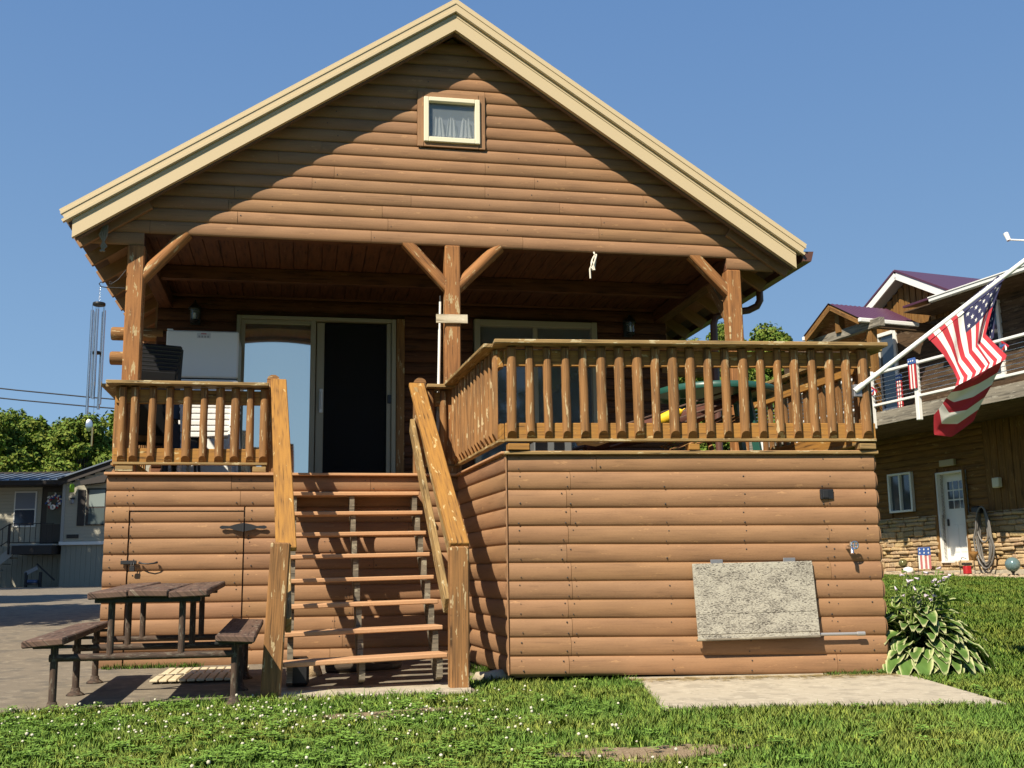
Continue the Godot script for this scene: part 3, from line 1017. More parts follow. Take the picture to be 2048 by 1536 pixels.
	for q in [[0.645, 2.735, 0.07, 2.08, 0.1], [2.085, 2.735, 0.07, 2.08, 0.1], [1.365, 3.735, 1.37, 0.075, 0.1], [1.365, 1.73, 1.37, 0.06, 0.1]]:
		put(pw, "frame", boxed(Vector3(q[0], q[1], -2.39), Vector3(q[2], q[3], q[4]), 0.006), M.tan_frame)
	put(pw, "mullion", boxed(Vector3(1.36, 2.73, -2.41), Vector3(0.055, 1.94, 0.05)), M.tan_frame)
	for q in [1.005, 1.718]:
		put(pw, "pane", boxed(Vector3(q, 2.73, -2.42), Vector3(0.66, 1.94, 0.01), 0.0), M.pane)

	# --- railings
	var places := []
	for u in [-2.965, -2.865, -2.713, -2.562, -2.408, -2.262, -2.12, -1.985, -1.85, -1.725]:
		places.append(u + 3.03)
	var lr := railing(cabin, "porch_railing", Vector3(-3.03, H, 0.02), Vector3(-1.69, H, 0.02), front, 2.512, places, Vector2(0.075, 0.0))
	put(lr, "corner_post", barred(Vector3(-2.99, H + 0.06, -0.03), Vector3(-2.99, 2.475, -0.03), 0.1, 0.1, Vector3.RIGHT, 0.008), M.cedar)
	put(lr, "foot_block", boxed(Vector3(-2.93, H + 0.033, 0.02), Vector3(0.15, 0.05, 0.09)), M.olive_rail)
	put(lr, "foot_block", boxed(Vector3(-1.76, H + 0.033, 0.0), Vector3(0.12, 0.05, 0.09)), M.olive_rail)
	var ret := railing(cabin, "porch_railing", Vector3(-3.03, H, -2.35), Vector3(-3.03, H, -0.03), Vector3(-1, 0, 0), 2.512, range(1, 15).map(func(k): return k * 0.15), Vector2(0, 0))
	ret.get_child(0).position.y = -0.002
	places = []
	var fl_a := Vector3(0.165, H, 1.925)
	var fl_b := Vector3(3.15, H, 2.185)
	for k in 21:
		places.append(0.055 + k * 0.1432)
	var fr := railing(cabin, "deck_railing", fl_a, fl_b, of, 2.557, places, Vector2(0.09, 0.10))
	put(fr, "corner_post", barred(fl_b + Vector3(-0.03, 0.03, -0.07), fl_b + Vector3(-0.03, 0.82, -0.07), 0.09, 0.09, Vector3.RIGHT, 0.008), M.cedar)
	put(fr, "foot_block", boxed(fl_b + Vector3(-0.08, 0.03, -0.02), Vector3(0.14, 0.045, 0.09)), M.olive_rail)
	put(fr, "foot_block", boxed(fl_a + Vector3(0.10, 0.03, 0.0), Vector3(0.17, 0.05, 0.09)), M.amber)
	put(fr, "foot_block", boxed(fl_a.lerp(fl_b, 0.5) + Vector3(0.0, 0.03, -0.03), Vector3(0.09, 0.05, 0.09)), M.amber)
	places = []
	for k in 13:
		places.append(0.10 + k * 0.142)
	railing(cabin, "deck_railing", Vector3(0.06, H, 0.0), Vector3(0.148, H, 1.90), os, 2.5545, places, Vector2(0.07, -0.02))
	places = []
	for k in 14:
		places.append(0.12 + k * 0.143)
	railing(cabin, "deck_railing", fl_b + Vector3(0, 0, -0.03), Vector3(3.06, H, 0.02), Vector3(1, 0, 0.04).normalized(), 2.5535, places, Vector2(0.0, 0.0))
	# short railing between the stair head and the deck
	railing(cabin, "porch_railing", Vector3(-0.24, H, 0.0), Vector3(0.06, H, 0.0), front, 2.535, [0.05, 0.17], Vector2(0.0, 0.0))

	# --- small fittings
	var hatch := node("crawlspace_hatch", cabin)
	var tilt := Basis(Vector3.UP, atan2(-of.x, of.z) * -1.0) * Basis(Vector3.RIGHT, -0.11)
	for q in [[0.095, 0.388, 0.0], [-0.175, 0.150, 0.001], [-0.271, 0.038, -0.001]]:
		var hm := put(hatch, "panel", boxed(Vector3(0.0, q[0], q[2]), Vector3(0.96, q[1], 0.02), 0.003), M.plywood_grey)
		hm.transform = Transform3D(tilt * Basis(Vector3.BACK, 0.012), Vector3(2.085, 0.530, 2.058) + of * 0.075)
	var hb := put(hatch, "bottom_edge", boxed(Vector3.ZERO, Vector3(0.965, 0.016, 0.05)), M.grey_wood)
	hb.transform = Transform3D(tilt * Basis(Vector3.BACK, 0.012), Vector3(2.085, 0.243, 2.058) + of * 0.10)
	for x in [1.80, 2.38]:
		var hp := put(hatch, "hinge", boxed(Vector3(0, 0, 0), Vector3(0.10, 0.035, 0.012), 0.003), mat("zinc", Color(0.30, 0.30, 0.32), 0.5, 0.6))
		hp.position = Vector3(x, 0.828 + (x - 2.0) * 0.012, 2.05) + of * 0.05 + Vector3(0, 0, (x - 2.08) * 0.087)
	var pipe := Geo.new()
	pipe.tube([Vector3(2.52, 0.262, 2.06) + of * 0.11, Vector3(2.90, 0.262, 2.09) + of * 0.11], [0.013], 10)
	pipe.tube([Vector3(2.88, 0.262, 2.09) + of * 0.11, Vector3(2.94, 0.262, 2.095) + of * 0.11], [0.018], 10)
	put(cabin, "drain_pipe", pipe, mat("zinc_pipe", Color(0.42, 0.41, 0.40), 0.4, 0.5))
	var ob := node("outlet_cover", cabin)
	put(ob, "box", boxed(Vector3(2.722, 1.345, 2.108) + of * 0.033, Vector3(0.112, 0.082, 0.026), 0.006), M.black_plastic)
	put(ob, "lid", boxed(Vector3(2.708, 1.345, 2.107) + of * 0.048, Vector3(0.05, 0.06, 0.010), 0.004), M.iron)
	var fc := node("faucet", cabin)
	var fb := Vector3(2.865, 0.925, 2.12) + of * 0.05
	var fg := Geo.new()
	fg.tube([fb - of * 0.02, fb + of * 0.05, fb + of * 0.075 + Vector3(-0.005, -0.012, 0), fb + of * 0.085 + Vector3(-0.01, -0.05, 0)], [0.016, 0.016, 0.015, 0.014], 10)
	fg.tube([fb + of * 0.03, fb + of * 0.055 + Vector3(0.0, 0.045, 0)], [0.011, 0.009], 8)
	put(fc, "spout", fg, M.chrome)
	fg = Geo.new()
	for k in 8:
		var a := TAU * k / 8.0
		var b := TAU * (k + 1) / 8.0
		var o := fb + of * 0.06 + Vector3(0.028, 0.015, 0)
		fg.tube([o + Vector3(cos(a), sin(a), 0) * 0.03, o + Vector3(cos(b), sin(b), 0) * 0.03], [0.007], 6)
		if k % 2 == 0:
			fg.tube([o, o + Vector3(cos(a), sin(a), 0) * 0.03], [0.006], 6)
	put(fc, "handwheel", fg, M.chrome)

func build_stairs() -> void:
	rng.seed = 77
	var st := thing("porch_stairs", "open wooden stairs with eight pinkish treads and amber handrails up to porch", "stairs")
	var rise := H / 9.0
	var run := 0.2595
	for k in range(1, 9):
		var f := k / 8.0
		var y := H - rise * k - 0.017
		var a := Vector3(-1.50, y - 0.025 * f, run * k - 0.125 + 0.16 * f)
		var b := Vector3(-0.325, y + 0.004, run * k - 0.125)
		put(st, "tread", barred(a, b, 0.255, 0.034, Vector3.UP, 0.006), M.tread_paint)
	for x in [-1.44, -0.93, -0.365]:
		var pts := PackedVector2Array()
		var zs := 0.1 if x < -1.2 else 0.05 if x < -0.7 else 0.0
		pts.append(Vector2(0.0, H - 0.26))
		pts.append(Vector2(0.0, H - rise - 0.036))
		for k in range(1, 9):
			var sk := zs * k / 8.0
			pts.append(Vector2(run * k - 0.02 + sk, H - rise * k - 0.036))
			pts.append(Vector2(run * k - 0.02 + sk, H - rise * (k + 1) - (0.036 if k < 8 else -0.02)))
		pts.append(Vector2(run * 8 - 0.22, -0.03))
		var g := geo()
		g.slab(pts, Vector3(x, 0, 0), front_axis(), Vector3.UP, Vector3.LEFT, 0.042)
		put(st, "stringer", g, M.grey_wood)
	# rails
	put(st, "handrail", barred(Vector3(-1.607, 2.555, 0.0), Vector3(-1.478, 0.94, 2.42), 0.142, 0.042, Vector3.UP, 0.006), M.amber)
	put(st, "handrail", barred(Vector3(-0.325, 2.545, 0.0), Vector3(-0.242, 0.965, 2.24), 0.146, 0.042, Vector3.UP, 0.006), M.amber)
	put(st, "under_rail", barred(Vector3(-1.60, 2.465, 0.06), Vector3(-1.48, 0.90, 2.36), 0.04, 0.125, Vector3.UP, 0.005), M.amber)
	put(st, "under_rail", barred(Vector3(-0.345, 2.455, 0.06), Vector3(-0.285, 0.88, 2.2), 0.04, 0.125, Vector3.UP, 0.005), M.olive_rail)
	put(st, "middle_rail", barred(Vector3(-0.365, 2.16, -0.02), Vector3(-0.325, 0.53, 2.16), 0.042, 0.135, Vector3.UP, 0.005), M.olive_rail)
	put(st, "middle_rail", barred(Vector3(-1.53, 2.10, 0.02), Vector3(-1.452, 0.42, 2.38), 0.04, 0.125, Vector3.UP, 0.005), M.olive_rail)
	# posts
	for q in [[-1.655, -1.0], [-0.29, 1.0]]:
		var g := geo()
		var x: float = q[0]
		g.bar(Vector3(x, H - 0.03, -0.05), Vector3(x, 2.565, -0.05), 0.115, 0.115, Vector3.RIGHT, 0.008)
		g.slab(PackedVector2Array([Vector2(-0.057, 2.565), Vector2(0.057, 2.565), Vector2(0.05, 2.59), Vector2(0.02, 2.61), Vector2(-0.02, 2.61), Vector2(-0.05, 2.59)]), Vector3(x, 0, -0.05), Vector3.RIGHT, Vector3.UP, Vector3(0, 0, 1), 0.112)
		put(st, "newel_post", g, M.cedar)
	put(st, "newel_post", barred(Vector3(-1.563, -0.08, 2.40), Vector3(-1.515, 0.985, 2.37), 0.135, 0.135, Vector3.RIGHT, 0.01), M.cedar)
	put(st, "newel_post", barred(Vector3(-0.247, -0.08, 2.20), Vector3(-0.243, 0.955, 2.19), 0.14, 0.14, Vector3.RIGHT, 0.01), M.cedar)

func front_axis() -> Vector3:
	return Vector3(0, 0, 1)

# ------------------------------------------------------------------ land
func lawn_edge(x: float) -> float:
	if x < -1.52:
		return lerpf(2.46, 2.78, clampf((-1.9 - x) / 1.3, 0.0, 1.0)) + 0.02 * sin(x * 9.0)
	if x < -0.14:
		return 2.55 + 0.015 * sin(x * 13.0)
	if x < 0.19:
		return 1.5
	return 1.99 + 0.087 * (x - 0.19)

func on_pad(x: float, z: float) -> bool:
	return Geometry2D.is_point_in_polygon(Vector2(x, z), PAD)

var PAD := PackedVector2Array([Vector2(1.06, 1.9), Vector2(1.08, 2.35), Vector2(0.80, 3.62), Vector2(2.93, 3.95), Vector2(3.22, 2.2), Vector2(3.2, 1.9)])
const HOUSE := Vector3(13.248, 0.0, -12.724)

func house_local(x: float, z: float) -> Vector2:
	var a := Vector2(sin(deg_to_rad(10.2)), cos(deg_to_rad(10.2)))
	var n := Vector2(-cos(deg_to_rad(10.2)), sin(deg_to_rad(10.2)))
	var d := Vector2(x - HOUSE.x, z - HOUSE.z)
	return Vector2(d.dot(a), d.dot(n))

func is_lawn(x: float, z: float) -> bool:
	if x < 3.2 and z < lawn_edge(x):
		return false
	if on_pad(x, z):
		return false
	if x > 6.0 and house_local(x, z).y < 0.9:
		return false
	return true

func ground_grid(xs: Array, zs: Array, lift: float, inside = null) -> Geo:
	var g := Geo.new()
	for j in zs.size():
		for k in xs.size():
			var x: float = xs[k]
			var z: float = zs[j]
			var y := land(x, z) + lift
			var q := Vector3(land(x - 0.3, z) - land(x + 0.3, z), 0.6, land(x, z - 0.3) - land(x, z + 0.3)).normalized()
			g.add(Vector3(x, y, z), q, Vector2(x, z))
	for j in zs.size() - 1:
		for k in xs.size() - 1:
			var a := j * xs.size() + k
			if inside != null and not inside.call((xs[k] + xs[k + 1]) * 0.5, (zs[j] + zs[j + 1]) * 0.5):
				continue
			g.tri(a, a + xs.size(), a + xs.size() + 1)
			g.tri(a, a + xs.size() + 1, a + 1)
	return g

func spread(a: float, b: float, n: int) -> Array:
	var out := []
	for k in n + 1:
		out.append(lerpf(a, b, float(k) / n))
	return out

func build_land() -> void:
	rng.seed = 3
	var xs := [-400.0, -200.0, -100.0, -60.0] + spread(-40, 100, 56) + [120.0, 200.0, 400.0]
	var zs := [-500.0, -300.0, -200.0] + spread(-160, 14, 87) + [30.0, 60.0, 150.0]
	structure("ground", ground_grid(xs, zs, -0.004), M.turf)
	var inside := func(x: float, z: float) -> bool: return x < 3.0 and z < lawn_edge(x)
	structure("driveway", ground_grid(spread(-30, -4, 26) + spread(-3.9, 0.2, 82), spread(-40, -1, 39) + spread(-0.9, 2.9, 76), 0.004, inside), M.asphalt)
	var g := Geo.new()
	g.slab(PackedVector2Array([Vector2(-1.53, 0.03), Vector2(-1.53, 2.52), Vector2(-1.32, 2.56), Vector2(-0.2, 2.50), Vector2(-0.05, 1.3), Vector2(-0.02, 0.03)]), Vector3(0, -0.085, 0), Vector3.RIGHT, Vector3(0, 0, 1), Vector3.UP, 0.09)
	structure("stair_pavement", g, M.concrete)
	for q in [[-0.95, 3.35, 0.34, 0.16], [0.28, 4.93, 0.5, 0.2], [-0.5, 3.22, 0.22, 0.12]]:
		g = Geo.new()
		var m := g.add(Vector3(q[0], land(q[0], q[1]) + 0.006, q[1]), Vector3.UP, Vector2.ZERO)
		for k in 25:
			var a := TAU * k / 24.0
			var r := 1.0 + 0.22 * sin(a * 3.0 + q[0]) + 0.12 * sin(a * 7.0)
			var x: float = q[0] + cos(a) * q[2] * r
			var z: float = q[1] - sin(a) * q[3] * r
			g.add(Vector3(x, land(x, z) + 0.001, z), Vector3.UP, Vector2.ZERO)
		for k in 24:
			g.tri(m, m + 1 + k, m + 2 + k)
		structure("bare_ground", g, M.soil)
	g = Geo.new()
	g.slab(PAD, Vector3(0, -0.036, 0), Vector3.RIGHT, Vector3(0, -0.024, 1), Vector3.UP, 0.10)
	structure("concrete_pavement", g, M.concrete)

func blade_tuft(sd: int, blades: int, tall: float, wide: float, spreadr: float) -> ArrayMesh:
	rng.seed = sd
	var g := Geo.new()
	for k in blades:
		var a := rng.randf() * TAU
		var r := sqrt(rng.randf()) * spreadr
		var p := Vector3(cos(a) * r, -0.01, sin(a) * r)
		var h := tall * rng.randf_range(0.5, 1.15)
		var lean := Vector3(rng.randf_range(-1, 1), 0, rng.randf_range(-1, 1)) * h * 0.55
		var b := rng.randf() * TAU
		var side := Vector3(cos(b), 0, sin(b)) * wide * rng.randf_range(0.7, 1.2)
		var up := Vector3.UP * h
		var t := rng.randf_range(0.72, 1.25)
		g.col = Color(t * rng.randf_range(0.85, 1.25), t, t * rng.randf_range(0.8, 1.1))
		var q := (Vector3.UP * 0.7 + lean.normalized() * 0.3).normalized()
		var m := p + up * 0.55 + lean * 0.3
		var e := p + up * 0.95 + lean
		var i0 := g.add(p - side, q, Vector2.ZERO)
		g.add(p + side, q, Vector2.ZERO)
		g.add(m + side * 0.8, q, Vector2.ZERO)
		g.add(m - side * 0.8, q, Vector2.ZERO)
		g.add(e, q, Vector2.ZERO)
		g.tri(i0, i0 + 1, i0 + 2)
		g.tri(i0, i0 + 2, i0 + 3)
		g.tri(i0 + 3, i0 + 2, i0 + 4)
	return g.mesh()

func strewn(called: String, mesh: Mesh, m: Material, where: Array, cols: Array) -> MultiMeshInstance3D:
	var mm := MultiMesh.new()
	mm.transform_format = MultiMesh.TRANSFORM_3D
	mm.use_colors = true
	mm.mesh = mesh
	mm.instance_count = where.size()
	for k in where.size():
		mm.set_instance_transform(k, where[k])
		mm.set_instance_color(k, cols[k])
	var o := MultiMeshInstance3D.new()
	o.multimesh = mm
	o.material_override = m
	o.name = numbered(called)
	o.set_meta("kind", "stuff")
	add_child(o)
	return o

func build_lawn() -> void:
	var patch := FastNoiseLite.new()
	patch.seed = 8
	patch.frequency = 0.55
	var tufts := [blade_tuft(1, 9, 0.055, 0.0026, 0.03), blade_tuft(2, 9, 0.05, 0.0028, 0.032), blade_tuft(3, 8, 0.045, 0.003, 0.035)]
	var far := blade_tuft(4, 10, 0.06, 0.005, 0.06)
	rng.seed = 21
	var where := [[], [], []]
	var cols := [[], [], []]
	var bare := [Vector3(-0.95, 3.35, 0.28), Vector3(0.25, 4.95, 0.34), Vector3(-0.55, 3.2, 0.2)]
	for k in 46000:
		var z := lerpf(1.6, 6.3, pow(rng.randf(), 0.8))
		var x := rng.randf_range(-3.9, 3.6)
		if not is_lawn(x, z):
			continue
		var drop := false
		for b in bare:
			if Vector2((x - b.x) * 0.6, z - b.y).length() < b.z * rng.randf_range(0.3, 1.1):
				drop = true
		if drop:
			continue
		var n := patch.get_noise_2d(x, z)
		var s := rng.randf_range(0.7, 1.25) * (1.0 + 0.35 * n)
		if z - lawn_edge(x) < 0.12 and x < 1.1:
			s *= 1.25
		var c := rng.randf_range(0.8, 1.2)
		var dry := clampf(0.5 + 1.2 * patch.get_noise_2d(x * 1.7 + 30.0, z * 1.7) + rng.randf_range(-0.4, 0.4), 0.0, 1.0)
		var j := rng.randi() % 3
		where[j].append(Transform3D(Basis(Vector3.UP, rng.randf() * TAU).scaled(Vector3(s, s, s)), Vector3(x, land(x, z), z)))
		cols[j].append(Color(lerpf(0.19, 0.33, dry) * c, lerpf(0.34, 0.39, dry) * c, lerpf(0.065, 0.085, dry) * c))
	for j in 3:
		tag(strewn("grass", tufts[j], M.grass_blade, where[j], cols[j]), "short green lawn grass in front of the deck and stairs", "grass", "lawn grass", "stuff")
	var fw := []
	var fc := []
	for k in 52000:
		var t := pow(rng.randf(), 1.5)
		var x := lerpf(3.15, 15.5, rng.randf())
		var z := lerpf(6.0, -17.0, t)
		if x > 4.6 + (10.2 - z) * 0.75 or not is_lawn(x, z):
			continue
		var s := rng.randf_range(0.7, 1.3) * lerpf(0.9, 1.5, t)
		var c := rng.randf_range(0.8, 1.2)
		var dry := clampf(0.45 + patch.get_noise_2d(x, z) + rng.randf_range(-0.3, 0.3), 0.0, 1.0)
		fw.append(Transform3D(Basis(Vector3.UP, rng.randf() * TAU).scaled(Vector3(s, s * 0.85, s)), Vector3(x, land(x, z), z)))
		fc.append(Color(lerpf(0.15, 0.25, dry) * c, lerpf(0.29, 0.33, dry) * c, lerpf(0.05, 0.062, dry) * c))
	tag(strewn("grass", far, M.grass_blade, fw, fc), "mown lawn stretching from the cabin to the stone house", "grass", "", "stuff")
	# clover leaves and flower heads
	var leaf := Geo.new()
	rng.seed = 33
	for k in 7:
		var a := rng.randf() * TAU
		var o := Vector3(cos(a), 0, sin(a)) * sqrt(rng.randf()) * 0.04 + Vector3.UP * rng.randf_range(0.02, 0.05)
		var b0 := rng.randf() * TAU
		for l in 3:
			var b := b0 + TAU * l / 3.0
			var d := Vector3(cos(b), rng.randf_range(-0.1, 0.35), sin(b)).normalized()
			var s := Vector3(-sin(b), 0, cos(b))
			var t := rng.randf_range(0.8, 1.2)
			leaf.col = Color(t, t, t)
			leaf.quad(o, o + d * 0.011 + s * 0.009, o + d * 0.020, o + d * 0.011 - s * 0.009)
	var lm := leaf.mesh()
	var head := Geo.new()
	head.lathe(Vector3(0, 0.055, 0), [Vector2(0.0005, -0.008), Vector2(0.0075, -0.005), Vector2(0.0095, 0.001), Vector2(0.007, 0.007), Vector2(0.0005, 0.0095)], 7)
	head.col = Color(0.12, 0.3, 0.06)
	head.tube([Vector3(0.004, 0.0, 0), Vector3(0, 0.05, 0)], [0.0012], 3, false)
	var hm := head.mesh()
	var lw := []
	var lc := []
	var hw := []
	var hc := []
	var many := FastNoiseLite.new()
	many.seed = 5
	many.frequency = 0.8
	for k in 2400:
		var x := rng.randf_range(-3.8, 3.2)
		var z := lerpf(2.2, 6.2, pow(rng.randf(), 0.8))
		if not is_lawn(x, z):
			continue
		var dens := smoothstep(0.9, -1.2, x) * 0.9 + 0.10 + many.get_noise_2d(x, z) * 0.6
		if rng.randf() > dens:
			continue
		var s := rng.randf_range(0.7, 1.3)
		var c := rng.randf_range(0.8, 1.25)
		lw.append(Transform3D(Basis(Vector3.UP, rng.randf() * TAU).scaled(Vector3.ONE * s), Vector3(x, land(x, z), z)))
		lc.append(Color(0.185 * c, 0.315 * c, 0.055 * c))
	for k in 1700:
		var x := rng.randf_range(-3.6, 0.6)
		var z := lerpf(2.5, 5.9, rng.randf())
		if not is_lawn(x, z):
			continue
		var band := exp(-pow((z - 3.9 - 0.25 * x) / 0.55, 2.0)) * smoothstep(0.3, -0.6, x)
		if rng.randf() > 0.10 + 0.55 * band + 0.25 * maxf(0.0, many.get_noise_2d(x * 2.0, z * 2.0)) * smoothstep(0.0, -0.8, x):
			continue
		var s := rng.randf_range(0.55, 1.0)
		hw.append(Transform3D(Basis(Vector3(rng.randf_range(-1, 1), 0.2, rng.randf_range(-1, 1)).normalized(), rng.randf_range(0, 0.35)).scaled(Vector3(s, s * rng.randf_range(0.7, 1.2), s)), Vector3(x, land(x, z), z)))
		var c := rng.randf_range(0.75, 1.0)
		hc.append(Color(0.72 * c, 0.67 * c, 0.52 * c))
	tag(strewn("clover_leaves", lm, M.grass_blade, lw, lc), "low clover leaves growing through the lawn grass", "clover", "", "stuff")
	tag(strewn("clover_flowers", hm, M.grass_blade, hw, hc), "small white clover flower heads dotted over the lawn", "flowers", "", "stuff")
	# weeds along the foot of the walls
	var ww := []
	var wc := []
	for k in 420:
		var x := 0.0
		var z := 0.0
		var pick := rng.randf()
		if pick < 0.25:
			x = rng.randf_range(-3.05, -2.2)
			z = rng.randf_range(0.05, 0.16)
		elif pick < 0.55:
			x = rng.randf_range(-0.02, 0.14)
			z = rng.randf_range(0.9, 1.85)
		elif pick < 0.75:
			x = rng.randf_range(2.55, 3.1)
			z = 2.17 + rng.randf_range(0.0, 0.1) + (x - 2.6) * 0.087
		else:
			x = rng.randf_range(0.85, 2.9)
			z = 3.64 + (x - 0.85) * 0.155 + rng.randf_range(-0.05, 0.1)
		var s := rng.randf_range(0.5, 1.2)
		var c := rng.randf_range(0.8, 1.3)
		ww.append(Transform3D(Basis(Vector3.UP, rng.randf() * TAU).scaled(Vector3.ONE * s), Vector3(x, land(x, z) + 0.012, z)))
		wc.append(Color(0.10 * c, 0.17 * c, 0.03 * c))
	tag(strewn("weeds", tufts[1], M.grass_blade, ww, wc), "stray weeds along the foot of the log walls", "weeds", "", "stuff")
	# dry clippings on the pad
	ww = []
	wc = []
	for k in 700:
		var x := rng.randf_range(1.05, 3.1)
		var z := 2.09 + (x - 1.0) * 0.087 + absf(rng.randfn(0.0, 0.10))
		var s := rng.randf_range(0.5, 1.0)
		ww.append(Transform3D(Basis(Vector3(rng.randf() - 0.5, 0.1, rng.randf() - 0.5).normalized(), PI * 0.5) .scaled(Vector3(s, s, s)), Vector3(x, land(x, z) + 0.019, z)))
		wc.append(Color(0.42, 0.31, 0.13))
	var straw := Geo.new()
	rng.seed = 6
	for k in 5:
		var p := Vector3(rng.randf_range(-0.02, 0.02), rng.randf_range(-0.001, 0.004), rng.randf_range(-0.02, 0.02))
		var a := rng.randf() * TAU
		var d := Vector3(cos(a), 0.05, sin(a)) * 0.02
		var s := Vector3(-sin(a), 0, cos(a)) * 0.0011
		straw.quad(p - d - s, p - d + s, p + d + s, p + d - s)
	for k in ww.size():
		ww[k] = Transform3D(Basis(Vector3.UP, k * 1.7), ww[k].origin)
	tag(strewn("dry_clippings", straw.mesh(), M.grass_blade, ww, wc), "dry straw clippings on the concrete beside the log wall", "clippings", "", "stuff")

# ------------------------------------------------------------------ trees
func tree_parts(sd: int, tall: float, wide: float, low: float, leaves: int, size: float, lobes: int, conifer := false) -> Array:
	rng.seed = sd
	var t := geo()
	var r0 := tall * 0.022
	var spine := [Vector3(0, -0.3, 0), Vector3(rng.randf_range(-0.1, 0.1), tall * 0.25, rng.randf_range(-0.1, 0.1)), Vector3(rng.randf_range(-0.3, 0.3), tall * 0.55, rng.randf_range(-0.3, 0.3)), Vector3(rng.randf_range(-0.4, 0.4), tall * 0.88, 0)]
	t.tube(spine, [r0 * 1.25, r0 * 0.85, r0 * 0.5, r0 * 0.12], 8)
	var centres := []
	for k in lobes:
		var f := (k + 0.5) / lobes
		var y := lerpf(low, tall * 0.93, f)
		var reach := wide * sin(clampf(0.25 + 0.72 * f, 0, 1) * PI) * rng.randf_range(0.45, 0.85)
		if conifer:
			reach = wide * (1.0 - f) * 0.7
		var a := k * 2.4 + rng.randf_range(-0.5, 0.5)
		var p := Vector3(cos(a) * reach, y, sin(a) * reach)
		var r := wide * rng.randf_range(0.22, 0.38) * (1.0 - 0.3 * f)
		centres.append([p, r])
		var from: Vector3 = spine[1].lerp(spine[2], clampf(f, 0, 0.95))
		t.tube([from, from.lerp(p, 0.5) + Vector3.UP * 0.1, p], [r0 * 0.35, r0 * 0.22, r0 * 0.06], 5, false)
	var g := Geo.new()
	for k in leaves:
		var c: Array = centres[rng.randi() % centres.size()]
		var d := Vector3(rng.randfn(), rng.randfn(), rng.randfn()).normalized()
		var rr: float = c[1] * (1.0 - 0.55 * pow(rng.randf(), 1.6)) * (1.0 + 0.18 * sin(d.x * 7.0 + d.y * 5.0 + d.z * 6.0))
		var p: Vector3 = c[0] + d * rr * Vector3(1.0, 0.78, 1.0).length() / 1.62 * Vector3(1.05, 0.8, 1.05)
		p = c[0] + Vector3(d.x * rr * 1.05, d.y * rr * 0.8, d.z * rr * 1.05)
		var q := (d + Vector3(rng.randfn(), rng.randfn() + 0.6, rng.randfn()) * 0.7).normalized()
		var x := q.cross(Vector3(rng.randfn(), rng.randfn(), rng.randfn())).normalized()
		var y := q.cross(x)
		var s := size * rng.randf_range(0.6, 1.25)
		var tone := rng.randf_range(0.75, 1.3)
		g.col = Color(0.125 * tone * rng.randf_range(0.8, 1.25), 0.175 * tone, 0.030 * tone)
		var k0 := g.add(p - x * s * 0.6, q, Vector2.ZERO)
		g.add(p - y * s * 0.45 + q * s * 0.12, q, Vector2.ZERO)
		g.add(p + x * s * 0.7, q, Vector2.ZERO)
		g.add(p + y * s * 0.45 + q * s * 0.12, q, Vector2.ZERO)
		g.tri(k0, k0 + 1, k0 + 2)
		g.tri(k0, k0 + 2, k0 + 3)
	return [t.mesh(), g.mesh()]

func plant_tree(kind: Array, at: Vector3, s: float, turn: float, label: String, group: String, squash := 1.0) -> void:
	var o := thing("tree", label, "tree", group, at, turn)
	put(o, "trunk", kind[0], M.bark)
	put(o, "crown", kind[1], M.leaf)
	o.scale = Vector3(s, s * squash, s)

